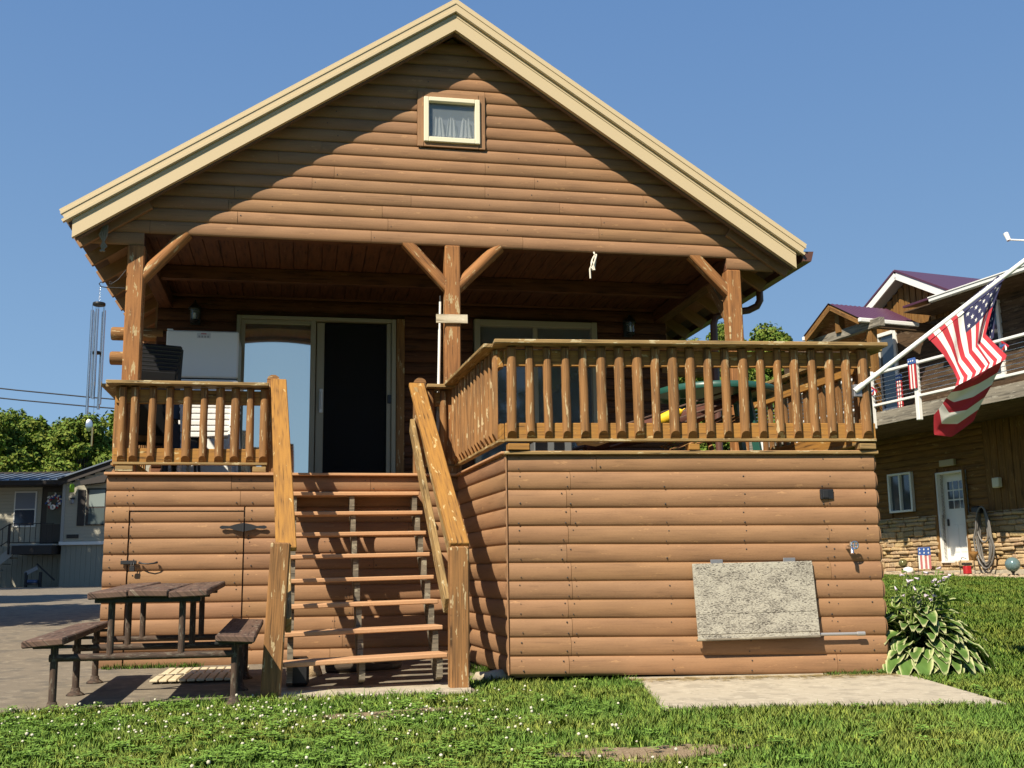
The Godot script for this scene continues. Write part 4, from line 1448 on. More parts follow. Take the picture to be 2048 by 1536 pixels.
func build_trees() -> void:
	var kinds := [tree_parts(401, 9.0, 3.6, 2.2, 26000, 0.17, 26), tree_parts(402, 8.0, 3.2, 1.8, 24000, 0.16, 24), tree_parts(403, 10.0, 3.0, 2.6, 26000, 0.17, 28)]
	var airy := tree_parts(404, 9.0, 3.4, 2.4, 7000, 0.19, 24)
	rng.seed = 91
	var words := ["bushy bright green tree behind the grey trailer, at its porch roof end", "rounded green tree behind the dark metal porch roof", "tree behind the gable end of the grey trailer", "green tree behind the trailer, beside the cabin corner", "taller green tree at the back of the trees by the porch roof", "tree at the back between the porch roof and gable end trees"]
	var spots := [[-17.3, -50.8, 1.02, 0], [-15.8, -54.6, 1.18, 1], [-12.8, -50.9, 0.92, 2], [-10.0, -58.5, 1.42, 0], [-19.8, -65.7, 1.15, 2], [-17.2, -67.3, 1.4, 1]]
	for k in spots.size():
		var q: Array = spots[k]
		plant_tree(kinds[q[3]], Vector3(q[0], land(q[0], q[1]), q[1]), q[2], rng.randf() * TAU, words[k], "trees behind the trailer")
	# wooded hill beyond the deck: x, z, height of the top
	var n := 0
	for q in [[30.6, -79.3, 20.5], [31.5, -74.9, 20.7], [34.1, -77.4, 21.5], [33.7, -72.5, 20.2], [36.5, -75.0, 20.9], [36.4, -72.0, 20.0], [39.6, -75.5, 20.4], [42.3, -78.0, 20.7], [28.6, -69.7, 18.2], [30.8, -67.4, 17.6], [33.8, -67.8, 17.7], [37.8, -70.0, 18.2], [43.5, -75.9, 19.8], [27.2, -72.1, 18.1], [34.8, -80.0, 21.0], [38.0, -79.0, 20.6]]:
		var y := land(q[0], q[1])
		var s := clampf((q[2] - 0.9 - y) / 8.6, 0.6, 2.0)
		plant_tree(kinds[n % 3], Vector3(q[0], y, q[1]), s, rng.randf() * TAU, "dark green tree on the wooded hill beyond the deck railing", "trees on the wooded hill")
		n += 1
	# shade trees that stand beside the driveway
	plant_tree(kinds[0], Vector3(-9.8, land(-9.8, -3.2), -3.2), 0.95, 0.4, "leafy tree at the side of the driveway that shades it", "driveway shade trees")
	plant_tree(airy, Vector3(-16.8, land(-16.8, -26.0), -26.0), 1.5, 2.0, "tall leafy tree shading the grey trailer", "driveway shade trees")
	plant_tree(airy, Vector3(-15.8, land(-15.8, -24.5), -24.5), 1.32, 1.1, "tree shading the trailer porch from beside the driveway", "driveway shade trees")
	plant_tree(kinds[1], Vector3(-11.6, land(-11.6, -10.0), -10.0), 1.0, 3.1, "leafy driveway tree standing between the lawn edge and the trailer", "driveway shade trees")
	# trees across the road, which the patio window mirrors
	plant_tree(kinds[1], Vector3(6.0, -0.9, 36.0), 1.5, 0.3, "broad tree across the road behind the lawn, mirrored in the patio window", "trees across the road")
	plant_tree(kinds[0], Vector3(11.5, -0.9, 34.0), 1.4, 1.3, "broad tree across the road behind the lawn, mirrored in the patio window", "trees across the road")
	plant_tree(kinds[2], Vector3(17.5, -0.9, 37.0), 1.4, 2.3, "broad tree across the road behind the lawn, mirrored in the patio window", "trees across the road")

# ------------------------------------------------------------------ things round the cabin
func build_table() -> void:
	rng.seed = 55
	var t := thing("picnic_table", "weathered dark brown plank picnic table with two benches on rusty pipe legs", "picnic table", "", Vector3(-2.335, -0.045, 1.90))
	t.rotation.x = 0.026
	for k in 3:
		var g := boxed(Vector3.ZERO, Vector3(0.243, 0.045, 1.78), 0.008)
		var o := put(t, "top_plank", g, M.table_plank)
		o.transform = Transform3D(Basis(Vector3.BACK, [0.05, -0.02, 0.045][k]) * Basis(Vector3.RIGHT, [0.004, -0.004, 0.003][k]), Vector3(-0.248 + k * 0.248, 0.722, -0.02))
	for k in 2:
		var g := boxed(Vector3.ZERO, Vector3(0.25, 0.045, 1.80), 0.008)
		var o := put(t, "bench_plank", g, M.table_plank)
		o.transform = Transform3D(Basis(Vector3.BACK, [0.07, -0.05][k]), Vector3([-0.62, 0.55][k], 0.428, -0.02))
	for k in 3:
		var z := 0.75 - 0.75 * k
		var f := node("leg_frame", t)
		var g := Geo.new()
		g.tube([Vector3(-0.60, 0.325, z), Vector3(0.56, 0.325, z)], [0.024], 10)
		put(f, "cross_pipe", g, M.moss_pipe)
		for x in [-0.57, 0.545]:
			g = Geo.new()
			g.tube([Vector3(x, 0.0, z), Vector3(x, 0.40, z)], [0.024], 10)
			put(f, "leg", g, M.moss_pipe)
			g = Geo.new()
			g.lathe(Vector3(x, 0.0, z), [Vector2(0.0, 0.002), Vector2(0.062, 0.002), Vector2(0.060, 0.012), Vector2(0.034, 0.03), Vector2(0.029, 0.055), Vector2(0.024, 0.056)], 14)
			put(f, "foot", g, M.moss_pipe)
			put(f, "bracket", boxed(Vector3(x - 0.01, 0.395, z), Vector3(0.24, 0.02, 0.045)), M.iron)
		for x in [-0.235, 0.205]:
			g = Geo.new()
			g.tube([Vector3(x, 0.32, z), Vector3(x, 0.69, z)], [0.022], 10)
			put(f, "upright", g, M.moss_pipe)
		put(f, "bracket", boxed(Vector3(-0.01, 0.682, z), Vector3(0.66, 0.035, 0.045)), M.iron)

func build_mat() -> void:
	rng.seed = 14
	var o := thing("slatted_mat", "cream slatted floor mat lying beside the stair foot", "mat", "", Vector3(-2.135, -0.016, 0.80))
	var cream := mat("cream_slat", Color(0.62, 0.53, 0.36), 0.85)
	for k in 10:
		for j in 2:
			var g := boxed(Vector3(-0.31 + k * 0.068 + 0.012 * j, 0.012, 0.30 - 0.60 * j), Vector3(0.058, 0.018, 0.58), 0.004)
			put(o, "slat", g, cream)
	for z in [-0.5, 0.0, 0.5]:
		put(o, "rib", boxed(Vector3(0.0, 0.0, z), Vector3(0.66, 0.008, 0.03), 0.0), M.iron)

func leaf_geo(sd: int, length: float, wide: float) -> Geo:
	rng.seed = sd
	var g := Geo.new()
	var ns := 8
	var nw := 6
	for j in ns + 1:
		var f := float(j) / ns
		var w := wide * 0.5 * pow(sin(PI * pow(f, 0.72) * 0.985 + 0.015), 0.8) + 0.001
		var arch := length * (0.34 * f - 0.55 * f * f)
		for k in nw + 1:
			var s := 2.0 * k / nw - 1.0
			var cup := absf(s) * w * 0.35 + 0.010 * sin(f * 14.0 + s * 3.0) * absf(s)
			var edge := 1.0 if absf(s) > 0.8 or f > 0.95 else 0.0
			var green := Color(0.085, 0.155, 0.035) * rng.randf_range(0.85, 1.15)
			if absf(s) > 0.45 and rng.randf() < 0.25:
				green = Color(0.16, 0.24, 0.06)
			g.col = green.lerp(Color(0.62, 0.60, 0.33), edge * rng.randf_range(0.75, 1.0))
			g.add(Vector3(s * w, arch + cup, f * length), Vector3(-s * 0.35, 1, 0.2).normalized(), Vector2.ZERO)
	for j in ns:
		for k in nw:
			var a := j * (nw + 1) + k
			g.tri(a, a + nw + 1, a + nw + 2)
			g.tri(a, a + nw + 2, a + 1)
	return g

func build_hosta() -> void:
	var kinds := []
	for k in 4:
		kinds.append(leaf_geo(60 + k, [0.25, 0.22, 0.28, 0.2][k], [0.15, 0.13, 0.14, 0.12][k]).mesh())
	rng.seed = 62
	var o := thing("hosta_plant", "variegated hosta with cream edged leaves and tall flower stalks at the deck corner", "plant", "", Vector3(3.52, -0.05, 2.02))
	for k in 300:
		var a := rng.randf() * TAU
		var ring := sqrt(rng.randf())
		var base := Vector3(cos(a) * ring * 0.36, lerpf(0.05, lerpf(0.50, 0.08, ring * ring), sqrt(rng.randf())), sin(a) * ring * 0.30)
		var m := put(o, "leaf", kinds[rng.randi() % 4], M.leaf)
		var s := rng.randf_range(0.7, 1.15)
		m.transform = Transform3D((Basis(Vector3.UP, PI * 0.5 - a + rng.randf_range(-0.5, 0.5)) * Basis(Vector3.RIGHT, lerpf(-0.5, 0.55, ring) + rng.randf_range(-0.25, 0.25))).scaled(Vector3.ONE * s), base)
	for k in 70:
		var a := rng.randf() * TAU
		var ring := rng.randf_range(0.35, 1.0)
		var m := put(o, "leaf", kinds[rng.randi() % 4], M.leaf)
		m.transform = Transform3D((Basis(Vector3.UP, PI * 0.5 - a + rng.randf_range(-0.6, 0.6)) * Basis(Vector3.RIGHT, rng.randf_range(-0.35, 0.2))).scaled(Vector3.ONE * rng.randf_range(0.6, 0.95)), Vector3(cos(a) * ring * 0.3, rng.randf_range(0.02, 0.22), sin(a) * ring * 0.28))
	var stem := mat("stem_green", Color(0.17, 0.24, 0.05), 0.6)
	var bloom := mat("bloom", Color(0.62, 0.52, 0.60), 0.6)
	for k in 17:
		var a := rng.randf() * TAU
		var r := rng.randf_range(0.03, 0.3)
		var b := Vector3(cos(a) * r - 0.02, 0.2, sin(a) * r)
		var tip := b + Vector3(rng.randf_range(-0.06, 0.2), rng.randf_range(0.38, 0.62), rng.randf_range(-0.05, 0.15))
		var g := Geo.new()
		var mid := b.lerp(tip, 0.5) + Vector3(0.0, 0.05, 0.0)
		g.tube([b, mid, tip], [0.0065, 0.005, 0.003], 6)
		var st := put(o, "flower_stalk", g, stem)
		for j in rng.randi_range(3, 6):
			var p := mid.lerp(tip, rng.randf_range(0.2, 1.0))
			var d := Vector3(rng.randf_range(-1, 1), rng.randf_range(-0.6, 0.3), rng.randf_range(-0.2, 1)).normalized()
			g = Geo.new()
			var turn := Basis(Quaternion(Vector3.UP, d))
			g.lathe(p, [Vector2(0.002, 0.0), Vector2(0.006, 0.012), Vector2(0.008, 0.028), Vector2(0.013, 0.04), Vector2(0.002, 0.03)], 6, turn)
			put(st, "bud", g, bloom if rng.randf() < 0.35 else stem)
		for j in 5:
			var m := put(st, "bract", kinds[3], M.leaf)
			m.transform = Transform3D((Basis(Vector3.UP, rng.randf() * TAU) * Basis(Vector3.RIGHT, -0.6)).scaled(Vector3.ONE * rng.randf_range(0.35, 0.7)), b.lerp(tip, rng.randf_range(0.1, 0.75)))

func build_chime() -> void:
	var hook := thing("plant_hook", "thin scrolled iron hook on the porch corner post holding the wind chime", "hook", "", Vector3(-3.0, 3.38, 0.04))
	var g := Geo.new()
	g.tube([Vector3(0.0, 0.0, 0), Vector3(-0.17, 0.0, 0.01), Vector3(-0.205, 0.005, 0.01), Vector3(-0.225, 0.03, 0.01), Vector3(-0.21, 0.05, 0.01), Vector3(-0.195, 0.04, 0.01)], [0.005], 6)
	put(hook, "arm", g, M.iron)
	g = Geo.new()
	g.tube([Vector3(0.0, 0.17, 0), Vector3(-0.06, 0.08, 0.005), Vector3(-0.12, 0.03, 0.01), Vector3(-0.14, 0.035, 0.01), Vector3(-0.13, 0.055, 0.01), Vector3(-0.11, 0.04, 0.01)], [0.004], 6)
	put(hook, "scroll", g, M.iron)
	var c := thing("wind_chime", "long silver tube wind chime hanging beside the porch corner post", "wind chime", "", Vector3(-3.215, 3.37, 0.05))
	g = Geo.new()
	for k in 6:
		var y := -0.02 * k
		g.tube([Vector3(0.006, y, 0), Vector3(0, y - 0.012, 0.004), Vector3(-0.006, y, 0), Vector3(0, y + 0.012, -0.004), Vector3(0.006, y, 0)], [0.0018], 4, false)
	put(c, "chain", g, M.steel)
	g = Geo.new()
	g.lathe(Vector3(0, -0.15, 0), [Vector2(0.0, 0.014), Vector2(0.05, 0.014), Vector2(0.056, 0.008), Vector2(0.056, -0.012), Vector2(0.048, -0.016), Vector2(0.0, -0.016)], 18)
	put(c, "top_disc", g, M.black_plastic)
	for k in 5:
		var a := TAU * k / 5.0 + 0.3
		var p := Vector3(cos(a) * 0.055, 0, sin(a) * 0.055)
		var drop: float = [0.98, 0.93, 1.08, 0.90, 1.02][k]
		g = Geo.new()
		g.tube([p + Vector3(0, -0.16, 0), p + Vector3(0, -0.225, 0)], [0.0015], 4, false)
		put(c, "cord", g, M.iron)
		g = Geo.new()
		g.tube([p + Vector3(0, -0.21, 0), p + Vector3(0, -0.22 - drop * 0.87, 0)], [0.0125], 12)
		put(c, "tube", g, M.steel)
	g = Geo.new()
	g.tube([Vector3(0, -0.16, 0), Vector3(0.005, -0.9, 0), Vector3(0.0, -1.42, 0)], [0.0015], 4, false)
	put(c, "cord", g, M.iron)
	g = Geo.new()
	g.lathe(Vector3(0, -0.60, 0), [Vector2(0.0, 0.012), Vector2(0.034, 0.012), Vector2(0.036, 0.0), Vector2(0.034, -0.012), Vector2(0.0, -0.012)], 14)
	put(c, "striker", g, M.black_plastic)
	g = Geo.new()
	g.lathe(Vector3(-0.03, -1.26, 0.0), [Vector2(0.0, 0.003), Vector2(0.03, 0.003), Vector2(0.03, -0.003), Vector2(0.0, -0.003)], 14, Basis(Vector3.RIGHT, PI * 0.5).scaled(Vector3(1, 1.9, 1)))
	put(c, "wind_sail", g, M.steel)
	put(c, "weight", boxed(Vector3(0.0, -1.36, 0), Vector3(0.016, 0.17, 0.008)), M.brass)

func chair(called: String, label: String, group: String, m: Material, back: float, at: Vector3, turn: float) -> Node3D:
	var o := thing(called, label, "chair", group, at, turn)
	var g := geo()
	g.box(Vector3(0, 0.42, 0.0), Vector3(0.46, 0.022, 0.44), Basis(Vector3.RIGHT, 0.06), 0.008)
	g.box(Vector3(0, 0.40, 0.215), Vector3(0.46, 0.05, 0.03), Basis(), 0.01)
	put(o, "seat", g, m)
	var b := Basis(Vector3.RIGHT, -0.22)
	g = geo()
	g.box(Vector3(0, 0.42, -0.21) + b * Vector3(0, back * 0.5, 0), Vector3(0.40, back, 0.02), b, 0.008)
	g.box(Vector3(0, 0.42, -0.20) + b * Vector3(0, back, 0.01), Vector3(0.44, 0.06, 0.045), b, 0.015)
	for s in [-1.0, 1.0]:
		g.box(Vector3(0.215 * s, 0.42, -0.205) + b * Vector3(0, back * 0.5, 0.012), Vector3(0.035, back, 0.045), b, 0.01)
	put(o, "backrest", g, m)
	for s in [-1.0, 1.0]:
		g = geo()
		g.bar(Vector3(0.215 * s, 0.41, 0.2), Vector3(0.235 * s, 0.0, 0.25), 0.045, 0.03, Vector3.RIGHT)
		put(o, "leg", g, m)
		g = geo()
		g.bar(Vector3(0.21 * s, 0.41, -0.2), Vector3(0.23 * s, 0.0, -0.30), 0.045, 0.03, Vector3.RIGHT)
		put(o, "leg", g, m)
		g = geo()
		g.bar(Vector3(0.235 * s, 0.62, 0.2), Vector3(0.235 * s, 0.62, -0.25), 0.05, 0.025)
		g.bar(Vector3(0.235 * s, 0.62, 0.2), Vector3(0.225 * s, 0.42, 0.22), 0.04, 0.025, Vector3.RIGHT)
		put(o, "armrest", g, m)
	return o

func copy(o: Node3D, called: String, at: Vector3, turn: float, label := "") -> Node3D:
	var c := o.duplicate()
	c.name = numbered(called)
	add_child(c)
	c.position = at
	c.rotation.y = turn
	if label:
		c.set_meta("label", label)
	return c

func build_porch_things() -> void:
	rng.seed = 40
	# refrigerator
	var f := thing("refrigerator", "white top freezer refrigerator with almond sides standing on the porch", "refrigerator", "", Vector3(-2.44, H, -1.93))
	put(f, "cabinet", boxed(Vector3(0, 0.825, -0.02), Vector3(0.74, 1.65, 0.60), 0.01), M.almond)
	put(f, "freezer_door", boxed(Vector3(0, 1.415, 0.325), Vector3(0.745, 0.505, 0.07), 0.014), M.white_gloss)
	put(f, "lower_door", boxed(Vector3(0, 0.59, 0.325), Vector3(0.745, 1.11, 0.07), 0.014), M.white_gloss)
	put(f, "gasket", boxed(Vector3(0, 0.83, 0.285), Vector3(0.72, 1.62, 0.012)), M.black_plastic)
	put(f, "hinge_cap", boxed(Vector3(-0.34, 1.677, 0.30), Vector3(0.06, 0.018, 0.08)), M.white_gloss)
	put(f, "label_plate", boxed(Vector3(0.01, 1.615, 0.3625), Vector3(0.14, 0.055, 0.004), 0.001), mat("plate_pale", Color(0.62, 0.62, 0.63), 0.4))
	put(f, "label_stripe", boxed(Vector3(0.01, 1.634, 0.366), Vector3(0.055, 0.011, 0.003), 0.0), mat("plate_red", Color(0.45, 0.12, 0.12), 0.5))
	var words := Geo.new()
	for k in 4:
		words.box(Vector3(-0.035 + k * 0.03, 1.603, 0.3655), Vector3(0.018, 0.02, 0.003), Basis(), 0.0)
	put(f, "label_print", words, mat("plate_grey", Color(0.35, 0.35, 0.37), 0.5))
	# stacked chairs
	var first := chair("resin_chair", "black high backed resin chair, bottom of the stack beside the refrigerator", "black stacked chairs", M.black_plastic, 0.62, Vector3(-2.885, H, -0.85), PI + 0.3)
	var rank := ["second", "third", "fourth", "fifth", "sixth", "seventh"]
	for k in 6:
		copy(first, "resin_chair", Vector3(-2.885 + 0.004 * k, H + 0.043 * (k + 1), -0.85 - 0.02 * (k + 1)), PI + 0.3 + rng.randf_range(-0.02, 0.02), "black high backed resin chair, %s from the bottom of its stack" % rank[k] if k < 5 else "black high backed resin chair, topmost of its stack beside the refrigerator")
	first = chair("plastic_chair", "white low plastic chair, bottom of its stack on the porch", "white stacked chairs", M.white_plastic, 0.18, Vector3(-2.26, H, -0.62), -0.05)
	for k in 5:
		var pad := copy(first, "plastic_chair", Vector3(-2.26 + 0.004 * k, H + 0.058 * (k + 1), -0.62 - 0.008 * k), -0.05 + rng.randf_range(-0.03, 0.03), "white low plastic chair, %s from the bottom of its stack" % rank[k] if k < 4 else "white low plastic chair, topmost of its stack on the porch")
	# a dark folded chair between the two stacks
	var fc := thing("folding_chair", "dark folded chair leaning between the stacked chairs on the porch", "chair", "", Vector3(-2.50, H, -0.45), 0.2)
	for s in [-1.0, 1.0]:
		put(fc, "leg", barred(Vector3(0.16 * s, 0.0, 0.12), Vector3(0.14 * s, 0.72, -0.12), 0.025, 0.025, Vector3.RIGHT), M.black_plastic)
		put(fc, "leg", barred(Vector3(0.13 * s, 0.0, 0.05), Vector3(0.12 * s, 0.6, -0.04), 0.025, 0.025, Vector3.RIGHT), M.black_plastic)
	put(fc, "seat", boxed(Vector3(0, 0.34, 0.04), Vector3(0.28, 0.34, 0.02), 0.005, Basis(Vector3.RIGHT, -0.25)), M.black_plastic)
	put(fc, "backrest", boxed(Vector3(0, 0.63, -0.08), Vector3(0.28, 0.16, 0.02), 0.005, Basis(Vector3.RIGHT, -0.3)), M.black_plastic)
	# lanterns on the wall
	for q in [[-2.60, "black wall lantern with clear glass above the refrigerator"], [2.52, "black wall lantern with clear glass beside the patio window"]]:
		var l := thing("wall_lantern", q[1], "lantern", "porch wall lanterns", Vector3(q[0], 3.72, -2.38))
		put(l, "backplate", boxed(Vector3(0, 0.0, 0.0), Vector3(0.11, 0.22, 0.03), 0.008), M.iron)
		var g := Geo.new()
		g.tube([Vector3(0, 0.06, 0.0), Vector3(0, 0.15, 0.05), Vector3(0, 0.15, 0.10), Vector3(0, 0.10, 0.12)], [0.009], 8)
		put(l, "arm", g, M.iron)
		g = Geo.new()
		g.lathe(Vector3(0, -0.02, 0.12), [Vector2(0.005, 0.15), Vector2(0.03, 0.12), Vector2(0.075, 0.075), Vector2(0.07, 0.065), Vector2(0.0, 0.065)], 8)
		put(l, "hood", g, M.iron)
		g = Geo.new()
		g.lathe(Vector3(0, -0.02, 0.12), [Vector2(0.055, 0.065), Vector2(0.045, -0.06)], 8)
		put(l, "glass", g, M.pane)
		g = Geo.new()
		g.lathe(Vector3(0, -0.02, 0.12), [Vector2(0.0, -0.055), Vector2(0.05, -0.058), Vector2(0.05, -0.075), Vector2(0.012, -0.10), Vector2(0.0, -0.10)], 8)
		put(l, "base", g, M.iron)
		g = Geo.new()
		g.tube([Vector3(0, -0.07, 0.12), Vector3(0, 0.0, 0.12)], [0.014], 8)
		put(l, "bulb", g, M.white_gloss)
	# pale board nailed across the middle post, white telescopic pole behind it
	var bd := put(self, "nailed_board", boxed(Vector3.ZERO, Vector3(0.305, 0.085, 0.02), 0.002), M.raw_board)
	bd.position = Vector3(0.012, 3.188, 0.04)
	bd.rotation.z = 0.01
	tag(bd, "short pale raw board nailed across the middle porch post", "board")
	var pl := thing("telescopic_pole", "thin white telescopic pole standing behind the middle porch post", "pole", "", Vector3(-0.115, H, -0.12))
	var g := Geo.new()
	g.tube([Vector3(0.0, 0.0, 0), Vector3(0.028, 1.42, 0)], [0.0145], 10)
	put(pl, "outer_tube", g, M.pole_white)
	g = Geo.new()
	g.tube([Vector3(0.028, 1.40, 0), Vector3(0.034, 1.70, 0)], [0.0115], 10)
	put(pl, "inner_tube", g, M.pole_white)
	g = Geo.new()
	g.tube([Vector3(0.034, 1.70, 0), Vector3(0.035, 1.76, 0)], [0.010], 8)
	put(pl, "tip", g, M.iron)
	# rope
	g = Geo.new()
	var rp := [Vector3(0, 0, 0)]
	for k in 26:
		var a := k / 25.0 * TAU * 2.0
		rp.append(Vector3(0.016 * sin(a) * (0.4 + k * 0.035), -0.02 - 0.17 * (0.5 - 0.5 * cos(a * 0.5 * 1.5)), 0.012 * cos(a)))
	rp.append(Vector3(-0.012, -0.10, 0.01))
	rp.append(Vector3(-0.03, -0.18, 0.008))
	rp.append(Vector3(-0.028, -0.275, 0.005))
	g.tube(rp, [0.0055], 6)
	var ro := put(self, "rope", g, M.rope_white)
	ro.position = Vector3(1.45, 3.925, 0.02)
	ro.scale = Vector3(1.6, 1.0, 1.0)
	tag(ro, "knotted white rope hanging from the gable's lowest log", "rope")
	# hanging rope bundle under the eave
	g = Geo.new()
	for k in 4:
		g.tube([Vector3(0.01 * k, 0.12, 0), Vector3(-0.03 + 0.02 * k, 0.02, 0.02), Vector3(0.03 - 0.015 * k, -0.08, 0.0), Vector3(0.012 * k - 0.02, -0.13, 0.01)], [0.011], 6)
	ro = put(self, "rope_bundle", g, mat("rope_grey", Color(0.22, 0.19, 0.15), 0.9))
	ro.position = Vector3(-3.20, 3.83, 0.10)
	tag(ro, "bundle of grey rope under the gable end beside the porch corner post", "rope")

func build_deck_things() -> void:
	rng.seed = 43
	var t := thing("patio_table", "round dark green plastic patio table on the deck", "table", "", Vector3(2.30, H, 0.92))
	var g := Geo.new()
	g.lathe(Vector3(0, 0.66, 0), [Vector2(0.0, 0.03), Vector2(0.52, 0.03), Vector2(0.555, 0.022), Vector2(0.56, -0.03), Vector2(0.54, -0.034), Vector2(0.53, 0.0), Vector2(0.0, 0.005)], 36)
	put(t, "top", g, M.green_plastic)
	for k in 4:
		var a := PI * 0.25 + PI * 0.5 * k + 0.2
		put(t, "leg", barred(Vector3(cos(a) * 0.34, 0.65, sin(a) * 0.34), Vector3(cos(a) * 0.44, 0.0, sin(a) * 0.44), 0.07, 0.04, Vector3(-sin(a), 0, cos(a))), M.green_plastic)
	var u := thing("folded_umbrella", "folded brown patio umbrella lying slanted behind the deck railing", "umbrella", "", Vector3(0.95, H + 0.08, 1.35))
	g = Geo.new()
	g.tube([Vector3(0.0, 0.02, 0.0), Vector3(0.5, 0.16, -0.05), Vector3(1.0, 0.32, -0.1), Vector3(1.45, 0.50, -0.15)], [0.05, 0.10, 0.085, 0.03], 9)
	put(u, "canopy", g, M.maroon_cloth)
	g = Geo.new()
	g.tube([Vector3(-0.25, -0.05, 0.03), Vector3(1.7, 0.60, -0.18)], [0.018], 8)
	put(u, "pole", g, M.table_plank)
	for k in 4:
		put(u, "rib", barred(Vector3(0.2, 0.02 + 0.05 * k, 0.08 - 0.02 * k), Vector3(1.35, 0.40 + 0.05 * k, -0.03 - 0.03 * k), 0.016, 0.016), M.table_plank)
	var w := thing("wooden_chair", "brown slatted wooden chair folded on the deck beside the green table", "chair", "", Vector3(2.05, H, 1.25), 0.3)
	for k in 5:
		put(w, "slat", barred(Vector3(-0.35, 0.05 + 0.02 * k, 0.1 - 0.06 * k), Vector3(0.42, 0.38 + 0.02 * k, 0.08 - 0.06 * k), 0.05, 0.018), M.cedar)
	for s in [-1.0, 1.0]:
		put(w, "leg", barred(Vector3(0.1 * s - 0.1, 0.0, 0.14), Vector3(0.1 * s + 0.06, 0.36, -0.2), 0.04, 0.03), M.cedar)
	var y := Geo.new()
	y.tube([Vector3(-0.13, -0.045, 0), Vector3(-0.06, -0.02, 0.0), Vector3(0.03, 0.02, 0.0), Vector3(0.09, 0.05, 0.0), Vector3(0.125, 0.062, 0)], [0.03, 0.05, 0.052, 0.045, 0.012], 10)
	y.tube([Vector3(0.12, 0.06, 0), Vector3(0.15, 0.08, 0)], [0.005], 5)
	var yo := put(self, "dry_bag", y, M.yellow)
	yo.position = Vector3(1.665, 2.045, 1.45)
	tag(yo, "yellow bag propped on the brown chair behind the deck balusters", "bag")
	var cl := Geo.new()
	cl.tube([Vector3(-0.12, 0.0, 0), Vector3(-0.05, 0.025, 0.02), Vector3(0.05, 0.01, -0.01), Vector3(0.17, 0.03, 0.0)], [0.03, 0.045, 0.04, 0.02], 7)
	var co := put(self, "tan_cloth", cl, M.tan_cloth)
	co.position = Vector3(0.93, H + 0.11, 1.62)
	tag(co, "crumpled tan cloth on the deck floor below the railing", "cloth")
	var bx := thing("storage_bin", "low grey storage bin on the deck floor behind the railing corner", "bin", "", Vector3(0.62, H, 1.5))
	put(bx, "body", boxed(Vector3(0, 0.06, 0), Vector3(0.32, 0.12, 0.24), 0.01), mat("bin_grey", Color(0.13, 0.14, 0.15), 0.5))
	put(bx, "lid", boxed(Vector3(0, 0.13, 0), Vector3(0.34, 0.025, 0.26), 0.008), M.iron)

func build_foot_things() -> void:
	rng.seed = 46
	for q in [[Vector3(0.10, -0.02, 1.72), Vector3(0.16, 0.05, 0.11), "flat pale stone at the foot of the deck side wall"], [Vector3(-1.30, 0.01, 1.1), Vector3(0.12, 0.09, 0.09), "brown rounded rock under the lowest stair treads"]]:
		var g := Geo.new()
		var ns := 7
		var nr := 10
		for j in ns + 1:
			for k in nr + 1:
				var a := TAU * (k % nr) / nr
				var b := PI * j / ns
				var d := Vector3(sin(b) * cos(a), cos(b), sin(b) * sin(a))
				var r := 1.0 + 0.14 * sin(d.x * 5.0 + d.z * 4.0) + 0.1 * sin(d.y * 7.0 + d.x * 3.0)
				g.add(d * r * q[1], d, Vector2(a, b))
		for j in ns:
			for k in nr:
				var a := j * (nr + 1) + k
				g.tri(a, a + 1, a + nr + 2)
				g.tri(a, a + nr + 2, a + nr + 1)
		var o := put(self, "rock", g, M.stone if q[0].x < -1 else M.concrete)
		o.position = q[0]
		tag(o, q[2], "rock")
	var g := Geo.new()
	g.tube([Vector3(-1.15, 0.03, 0.9), Vector3(-0.85, 0.05, 1.0), Vector3(-0.55, 0.03, 0.8)], [0.05, 0.06, 0.04], 8)
	var o := put(self, "firewood_log", g, M.bark)
	tag(o, "dark log lying on the paving under the stairs", "log")
	o = put(self, "plastic_tub", boxed(Vector3(-1.38, 0.07, 1.75), Vector3(0.16, 0.2, 0.2), 0.02), M.black_plastic)
	tag(o, "small black plastic tub under the lowest tread", "tub")

# ------------------------------------------------------------------ flag
func flag_texture() -> ImageTexture:
	var w := 760
	var h := 400
	var im := Image.create(w, h, false, Image.FORMAT_RGB8)
	var red := Color(0.42, 0.022, 0.035).linear_to_srgb()
	var white := Color(0.74, 0.72, 0.66).linear_to_srgb()
	var blue := Color(0.020, 0.022, 0.075).linear_to_srgb()
	for k in 13:
		var y0 := int(h * k / 13.0)
		im.fill_rect(Rect2i(0, y0, w, int(h * (k + 1) / 13.0) - y0), red if k % 2 == 0 else white)
	var cw := int(w * 0.4)
	var chh := int(h * 7 / 13.0)
	im.fill_rect(Rect2i(0, 0, cw, chh), blue)
	for r in 9:
		for c in (6 if r % 2 == 0 else 5):
			var o := Vector2((c * 2 + 1 + (r % 2)) * cw / 12.0, (r + 1) * chh / 10.0)
			var star := PackedVector2Array()
			for k in 10:
				var a := -PI * 0.5 + PI * k / 5.0
				star.append(o + Vector2(cos(a), sin(a)) * (11.0 if k % 2 == 0 else 4.4))
			for y in range(int(o.y) - 12, int(o.y) + 13):
				for x in range(int(o.x) - 12, int(o.x) + 13):
					if x >= 0 and y >= 0 and Geometry2D.is_point_in_polygon(Vector2(x, y), star):
						im.set_pixel(x, y, white)
	return ImageTexture.create_from_image(im)

